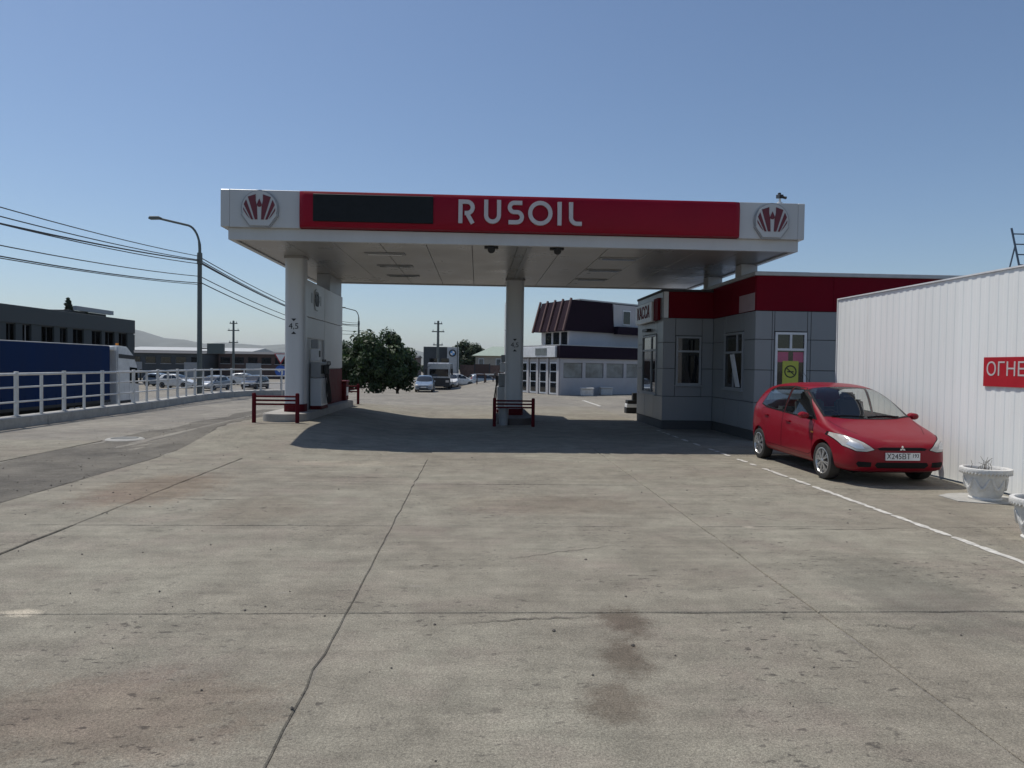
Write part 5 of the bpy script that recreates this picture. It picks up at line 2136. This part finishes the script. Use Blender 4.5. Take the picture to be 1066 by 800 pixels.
def low_block(x0, x1, y0, y1, z1, wallm, roofm, label, nwin, rise=0.5, win='glass_dark'):
    b = thing('warehouse', ((x0 + x1) / 2, y0, -1.2), label, 'building', 'low warehouses beyond the road')
    m = MB()
    m.box(x0, x1, y0, y1, -1.3, z1)
    m.build('wall', wallm, b)
    m = MB()
    m.prism([(y0 - 0.4, z1), ((y0 + y1) / 2, z1 + rise), (y1 + 0.4, z1)], x0 - 0.3, x1 + 0.3, lambda a, bb, c: (c, a, bb))
    m.build('roof', roofm, b)
    for i in range(nwin):
        cx = x0 + (x1 - x0) * (i + 0.5) / nwin
        m = MB()
        m.box(cx - 0.8, cx + 0.8, y0 - 0.05, y0 + 0.1, z1 - 1.7, z1 - 0.6)
        wv = m.build('window', win, b)
        m = MB()
        m.box(cx - 0.9, cx + 0.9, y0 - 0.12, y0 - 0.002, z1 - 1.8, z1 - 1.702)
        m.build('sill', 'frame_grey', wv)
    for i in range(max(1, nwin // 3)):
        cx = x0 + (x1 - x0) * (i + 0.9) / max(1, nwin // 3) * 0.95
        m = MB()
        m.box(cx - 1.3, cx + 1.3, y0 - 0.06, y0 + 0.1, -1.2, 1.5)
        m.build('gate', 'frame_grey', b)
    return b


low_block(-66, -46, 122, 136, 3.0, 'grey_wall', 'dark_roof', 'long dark grey warehouse behind the parked cars', 8)
low_block(-45, -31, 126, 140, 3.1, 'brown_wall', 'dark_roof', 'brown brick warehouse left of the yield sign', 6)
low_block(-30, -12, 140, 152, 3.0, 'brown_wall', 'dark_roof', 'dim brown shed half hidden by the left island pylon', 5)
low_block(-78, -50, 160, 178, 4.0, 'grey_wall', 'pale_roof', 'distant warehouse with pale roof between office block and lamp pole', 8, 0.9)
ch = thing('chimney_stack', (-61.5, 124, -1.2), 'dark stepped chimney stack rising over the grey warehouse', 'chimney')
m = MB()
m.cyl((-61.5, 121, -1.3), (-61.5, 121, 4.4), 0.75, 0.7, 12)
m.build('base', 'dark_roof', ch)
m = MB()
m.cyl((-61.5, 121, 4.4), (-61.5, 121, 6.7), 0.42, 0.36, 12)
m.build('flue', 'dark_roof', ch)

# ------------------------------------------------------------------ cars on the road and beyond
carA = hatchback((-27.6, 72.5, -1.2), R(75), 'car_silver', 'silver car on the road right under the tall street lamp', 'cars on the road behind the railing', False)


def car_copy(loc, rz, paint, label, group):
    r = copy_tree(carA)
    r.location = loc
    r.rotation_euler = (0, 0, rz)
    r['label'] = label
    r['group'] = group
    for o in r.children:
        for q in [o] + list(o.children):
            if q.name.split('.')[0] in ('body', 'mirror'):
                q.data = q.data.copy()
                q.data.materials[0] = MATS[paint]
    return r


g1, g2 = 'cars on the road behind the railing', 'cars parked beyond the forecourt'
car_copy((-24.6, 77, -1.2), R(80), 'car_dark', 'dark car with glinting roof left of the road signs', g1)
car_copy((-30.8, 79, -1.2), R(170), 'car_white', 'white car seen side on left of the tall lamp pole', g1)
car_copy((-34.6, 84, -1.2), R(175), 'car_blue', 'blue grey car seen side on behind the truck cab', g1)
car_copy((-20.2, 84, -1.2), R(85), 'car_white', 'white car right behind the yield sign post', g1)
car_copy((-27.5, 92, -1.2), R(178), 'car_white', 'pale car seen side on before the brown warehouse', g1)
car_copy((-4.9, 65.0, -0.8), R(90), 'car_blue', 'blue grey car facing us beside the dark tree', g2)
car_copy((-3.0, 79.5, -0.8), R(90), 'car_white', 'white car partly hidden right of the dark bus', g2)
car_copy((-0.3, 84.0, -0.8), R(195), 'car_white', 'white car parked beneath the brown wall', g2)
car_copy((2.6, 86.0, -0.8), R(200), 'car_silver', 'silver car just left of the middle column', g2)

# dark coach facing us
bus = thing('coach', (-3.9, 72, -0.8), 'dark grey coach facing us behind the blue grey car', 'bus', None, R(90))


def bb(name, x0, x1, y0, y1, z0, z1, mt, par=None, bev=0.03):
    m = MB()
    m.box(x0, x1, y0, y1, z0, z1)
    return m.build(name, mt, par or bus, bevel=bev)


bo = bb('body', 0, 7.5, -1.15, 1.15, 0.35, 2.75, 'car_silver', None, 0.12)
bb('windscreen', -0.015, 0.02, -0.95, 0.95, 1.35, 2.1, 'glass_dark', bo)
bb('bumper', -0.06, 0.1, -1.12, 1.12, 0.3, 1.2, 'truck_chassis', bo)
for s in (-1, 1):
    bb('roof_pod', 0.3, 1.6, s * 0.58 - 0.4, s * 0.58 + 0.4, 2.76, 3.2, 'glass_dark', bo)
    bb('headlight', -0.08, -0.06, s * 0.85 - 0.16, s * 0.85 + 0.16, 0.75, 0.98, 'lamp_lens', bo, 0)
    bb('mirror', -0.12, 0.05, s * 1.32 - 0.1, s * 1.32 + 0.1, 1.5, 2.15, 'black_paint', bo)
    bb('side_window', 0.4, 7.2, s * 1.151 - 0.006, s * 1.151 + 0.006, 1.45, 2.3, 'glass_dark', bo, 0)
    for x in (1.2, 5.8):
        m = MB()
        m.lathe([(0.0, 0.14 * s), (0.4, 0.14 * s), (0.45, 0.1 * s), (0.45, -0.1 * s), (0.3, -0.12 * s)], 18, (x, s * 1.02, 0.45), 'Y')
        m.build('wheel', 'rubber', bus)

# wheel sign pylon and showroom
sp_ = thing('showroom', (-4.6, 88, -0.8), 'grey showroom wall with round blue and white emblem behind the coach', 'building')
m = MB()
m.box(-6.6, -2.9, 87, 99, -0.9, 3.9)
m.build('wall', 'grey_wall', sp_)
m = MB()
m.box(-3.7, -2.3, 86.2, 86.9, -0.9, 3.85)
py_ = m.build('pylon', 'coping_grey', sp_, bevel=0.02)
m = MB()
m.lathe([(0.0, -0.06), (0.44, -0.06), (0.44, 0.0)], 28, (-3.05, 86.19, 3.15), 'Y')
rd = m.build('roundel', 'black_paint', py_)
for k in range(4):
    m = MB()
    a0 = 90 * k
    pts = [(0, 0)] + [(0.28 * math.cos(R(a0 + 15 * i)), 0.28 * math.sin(R(a0 + 15 * i))) for i in range(7)]
    m.prism(pts, 86.115, 86.128, lambda a, b, c: (-3.05 + a, c, 3.15 + b))
    m.build('quadrant', 'plate_white' if k % 2 == 0 else 'sky_blue', rd)
m = MB()
m.cyl((-2.45, 86.05, -0.9), (-2.45, 86.05, 4.6), 0.05, n=8)
m.build('mast', 'pole_dark', sp_)

# house with pale green hip roof, brown wall in front
hs = thing('hip_roof_house', (2.2, 97, -0.8), 'house with pale green hip roof left of the middle column', 'house')
m = MB()
m.box(-0.3, 6.6, 95, 103, -0.9, 3.0)
m.build('wall', 'house_wall', hs)
m = MB()
m.add([(-0.8, 94.5, 3.0), (7.1, 94.5, 3.0), (7.1, 103.5, 3.0), (-0.8, 103.5, 3.0), (2.0, 99, 4.35), (4.4, 99, 4.35)],
      [(0, 1, 5, 4), (1, 2, 5), (2, 3, 4, 5), (3, 0, 4), (0, 3, 2, 1)])
m.build('roof', 'house_green', hs)
for x in (0.1, 2.4, 4.4):
    m = MB()
    m.box(x, x + 0.75, 94.94, 95.06, 1.5, 2.65)
    wv = m.build('window', 'frame_white', hs)
    m = MB()
    m.box(x + 0.1, x + 0.65, 94.92, 94.938, 1.6, 2.55)
    m.build('pane', 'glass_pale', wv)
bw = thing('yard_wall', (1.5, 90, -0.8), 'long brown yard wall below the green roofed house', 'wall')
for i in range(5):
    m = MB()
    m.box(-2.2 + i * 1.9, -2.2 + i * 1.9 + 1.75, 90, 90.2, -0.9, 1.75 + (0.12 if i % 2 else 0))
    m.build('bay', 'brick_brown' if i % 2 == 0 else 'brown_wall', bw)
    m = MB()
    m.box(-2.2 + i * 1.9 + 1.752, -2.2 + i * 1.9 + 1.898, 89.95, 90.25, -0.9, 1.95)
    m.build('pier', 'dark_roof', bw)
for k, (x, y) in enumerate(((0.35, 76.0), (1.3, 77.5))):
    kb = thing('street_kiosk', (x, y, -0.8), ('small brown roofed stall' if k == 0 else 'pale low stall') + ' on the road edge left of the middle column', 'stall')
    m = MB()
    m.box(x - 0.5, x + 0.5, y - 0.4, y + 0.4, 0.65, 0.8)
    m.build('top', 'brown_wall' if k == 0 else 'pale_roof', kb, bevel=0.03)
    for s in (-0.4, 0.4):
        m = MB()
        m.box(x + s - 0.06, x + s + 0.06, y - 0.3, y + 0.3, -0.85, 0.648)
        m.build('leg', 'brown_wall', kb)

# ------------------------------------------------------------------ white cafe with mansard upper floor
cf = thing('cafe_building', (9, 46, 0), 'white cafe with dark fascia and purple mansard upper floor', 'building')
A = V(4.96, 42.6, 0)
d1 = V(0.80, 0.60, 0).normalized()        # along the front
d2 = V(-0.42, 0.91, 0).normalized()       # along the left end
n1 = V(d1.y, -d1.x, 0)                    # outward of the front
n2 = V(-d2.y, d2.x, 0)                    # outward of the left end
if n2.x > 0:
    n2 = -n2


def pbox(m, a0, a1, b0, b1, z0, z1):
    """box in the cafe's skewed plan: a along the front, b into the building along the left end"""
    pts = []
    for z in (z0, z1):
        for b in (b0, b1):
            for a in (a0, a1):
                q = A + d1 * a + d2 * b
                pts.append((q.x, q.y, z))
    return m.add(pts, [(0, 2, 3, 1), (4, 5, 7, 6), (0, 1, 5, 4), (2, 6, 7, 3), (0, 4, 6, 2), (1, 3, 7, 5)])


def cbox(name, a0, a1, b0, b1, z0, z1, mt, par=None, bev=0.0):
    m = MB()
    pbox(m, a0, a1, b0, b1, z0, z1)
    return m.build(name, mt, par or cf, bevel=bev)


CL, CD = 16.0, 5.2
cbox('lower_wall', 0, CL, 0, CD, -0.05, 1.05, 'cafe_white')
cbox('lintel', 0, CL, 0, CD, 1.98, 2.25, 'cafe_white')
cbox('back_room', 0.35, CL, 0.4, CD, 1.05, 1.98, 'joint_dark')
for i in range(9):
    a = i * 1.9
    cbox('pier', a, a + 0.28, 0.0, 0.38, 1.051, 1.979, 'cafe_white')
    w_ = cbox('window', a + 0.281, a + 1.899, 0.10, 0.16, 1.051, 1.979, 'frame_grey')
    cbox('pane', a + 0.33, a + 1.85, 0.05, 0.098, 1.09, 1.94, 'glass_pale', w_)
cbox('fascia', -0.12, CL, -0.12, CD, 2.252, 3.02, 'cafe_fascia', None, 0.01)
cbox('terrace_roof', -0.1, CL, -0.1, CD + 0.1, 3.022, 3.07, 'pale_roof')
# left end: doors and piers
for i in range(4):
    b = 0.05 + i * 1.25
    dr_ = cbox('door', -0.045, -0.003, b + 0.24, b + 1.12, 0.05, 2.0, 'frame_white')
    for (z0, z1) in ((0.15, 0.75), (0.82, 1.4), (1.47, 1.92)):
        cbox('pane', -0.06, -0.046, b + 0.34, b + 1.02, z0, z1, 'glass_dark', dr_)
    cbox('pilaster', -0.09, -0.004, b, b + 0.22, 0, 2.25, 'cafe_white')
sb_ = cbox('end_sign', -0.3, -0.122, 0.2, CD - 0.5, 2.3, 2.98, 'frame_white', None, 0.02)
cbox('sign_picture', -0.32, -0.301, 1.2, 2.6, 2.42, 2.86, 'glass_pale', sb_)
# upper floor, set back
U0, U1, UB0, UB1 = 1.5, 14.0, 1.2, 5.0
cbox('upper_wall', U0 + 0.3, U1, UB0 + 0.25, UB1, 3.072, 4.02, 'cafe_white')
for b in (1.7, 2.7, 3.7):
    cbox('upper_window', U0 + 0.27, U0 + 0.298, b, b + 0.7, 3.15, 3.95, 'glass_dark')


def mans(a0, a1, b0, b1, z0, z1, inset):
    m = MB()
    pts = []
    for z, k in ((z0, 0), (z1, inset)):
        for b in (b0 + k * 0.35, b1):
            for a in (a0 + k, a1):
                q = A + d1 * a + d2 * b
                pts.append((q.x, q.y, z))
    m.add(pts, [(0, 2, 3, 1), (4, 5, 7, 6), (0, 1, 5, 4), (2, 6, 7, 3), (0, 4, 6, 2), (1, 3, 7, 5)])
    return m


ma = mans(U0 - 0.3, U0 + 4.3, UB0, UB1 + 0.3, 4.022, 6.02, 0.8).build('mansard_roof', 'mansard', cf)
for i in range(5):
    b = UB0 + 0.1 + i * 0.98
    m = MB()
    p0 = A + d1 * (U0 - 0.36) + d2 * b
    p1 = A + d1 * (U0 + 0.46) + d2 * (b + 0.2)
    m.tube([(p0.x, p0.y, 4.0), (p1.x, p1.y, 6.1)], 0.09, 6)
    m.build('roof_rib', 'mansard_rib', ma)
cbox('upper_white_block', U0 + 4.32, U1, UB0 + 0.15, UB1, 4.022, 5.95, 'cafe_white')
cbox('roof_slab', U0 + 1.2, U1 + 0.2, UB0 + 0.3, UB1 + 0.4, 6.03, 6.12, 'pale_roof')
uw = cbox('block_window', U0 + 5.2, U0 + 6.0, UB0 + 0.10, UB0 + 0.148, 4.6, 5.6, 'frame_white')
cbox('pane', U0 + 5.26, U0 + 5.94, UB0 + 0.08, UB0 + 0.098, 4.68, 5.52, 'glass_dark', uw)
cbox('balcony_band', U0 + 4.32, U1, UB0 - 0.4, UB0 + 0.10, 3.95, 4.45, 'cafe_fascia')
for k, (x, y) in enumerate(((6.55, 42.35), (8.05, 44.2))):
    bl = thing('concrete_planter', (x, y, 0), ('near' if k == 0 else 'far') + ' pale concrete box planter before the white cafe windows', 'planter', 'box planters at the cafe')
    m = MB()
    m.box(x - 0.36, x + 0.36, y - 0.3, y + 0.3, 0, 0.42)
    b_ = m.build('box', 'planter_white', bl, bevel=0.03)
    m = MB()
    m.box(x - 0.40, x + 0.40, y - 0.34, y + 0.34, 0.422, 0.5)
    m.build('rim', 'planter_white', bl, bevel=0.02)

# ------------------------------------------------------------------ ladder on the shop roof
ld = thing('roof_ladder', (16.4, 20.3, 4.15), 'dark steel ladder frame leaning above the white fence', 'ladder')
lx0, lx1 = 0.0, 1.15


def lp(t_, h):
    return V(16.05 + t_ - 0.285 * (h - 4.15) / 1.15 + 0.05, 20.3, h)


for t_ in (0.0, 0.62, 1.24):
    m = MB()
    m.tube([lp(t_, 4.15), lp(t_, 6.02 + 0.03 * (t_ > 0.3))], 0.028, 6)
    m.build('stile', 'steel_blue', ld)
for i in range(6):
    h = 4.35 + i * 0.30
    m = MB()
    m.tube([lp(0, h), lp(1.24, h)], 0.02, 6)
    m.build('rung', 'steel_blue', ld)
for t_ in (0.0, 1.24):
    m = MB()
    m.tube([lp(t_, 5.5), lp(t_, 5.5) + V(0.5, 1.1, -1.35)], 0.022, 6)
    m.build('brace', 'steel_blue', ld)

# ------------------------------------------------------------------ far hills and the air between


def ridge(pts, depth, name):
    """pts: (x, y, crest z)"""
    vs, fs = [], []
    n = len(pts)
    rg = random.Random(4)
    rows = 7
    for j in range(rows):
        k = j / (rows - 1)
        for (x, y, zz) in pts:
            h = zz * math.sin(math.pi * k) ** 0.8 if 0 < k < 1 else -5
            vs.append((x * (1 + k * depth / 4000), y + k * depth, h * (1 + rg.uniform(-0.06, 0.06))))
    for j in range(rows - 1):
        for i in range(n - 1):
            fs.append((j * n + i, j * n + i + 1, (j + 1) * n + i + 1, (j + 1) * n + i))
    me = bpy.data.meshes.new(name)
    me.from_pydata(vs, [], fs)
    me.shade_smooth()
    me.materials.append(MATS['rock'])
    return struct(place(name, me, V(0, 0, 0)))


rg = random.Random(9)
pts = []
for i in range(80):
    x = -4600 + i * 110
    z = 60 + 150 * math.exp(-((x + 2050) / 520) ** 2) + 110 * math.exp(-((x + 3300) / 700) ** 2) + 40 * math.exp(-((x + 900) / 400) ** 2) + 30 * math.exp(-((x - 900) / 900) ** 2)
    z += 10 * math.sin(i * 0.9) + 6 * math.sin(i * 2.3) + rg.uniform(-5, 5)
    pts.append((x, 3600 + 150 * math.sin(i * 0.3), max(6, z * 1.12)))
ridge(pts, 1500, 'far_hills')
m = MB()
m.box(-9500, 9500, -450, 12500, -12, 330)
hz_ = m.build('haze', 'wire_black')
hm = bpy.data.materials.new('haze_air')
hm.use_nodes = True
hn = hm.node_tree
for n_ in list(hn.nodes):
    if n_.type != 'OUTPUT_MATERIAL':
        hn.nodes.remove(n_)
pv = hn.nodes.new('ShaderNodeVolumePrincipled')
pv.inputs['Color'].default_value = (0.86, 0.92, 1.0, 1)
pv.inputs['Density'].default_value = 0.00007
pv.inputs['Anisotropy'].default_value = 0.3
hn.links.new(pv.outputs[0], hn.nodes['Material Output'].inputs['Volume'])
hz_.data.materials.clear()
hz_.data.materials.append(hm)
hz_['kind'] = 'stuff'
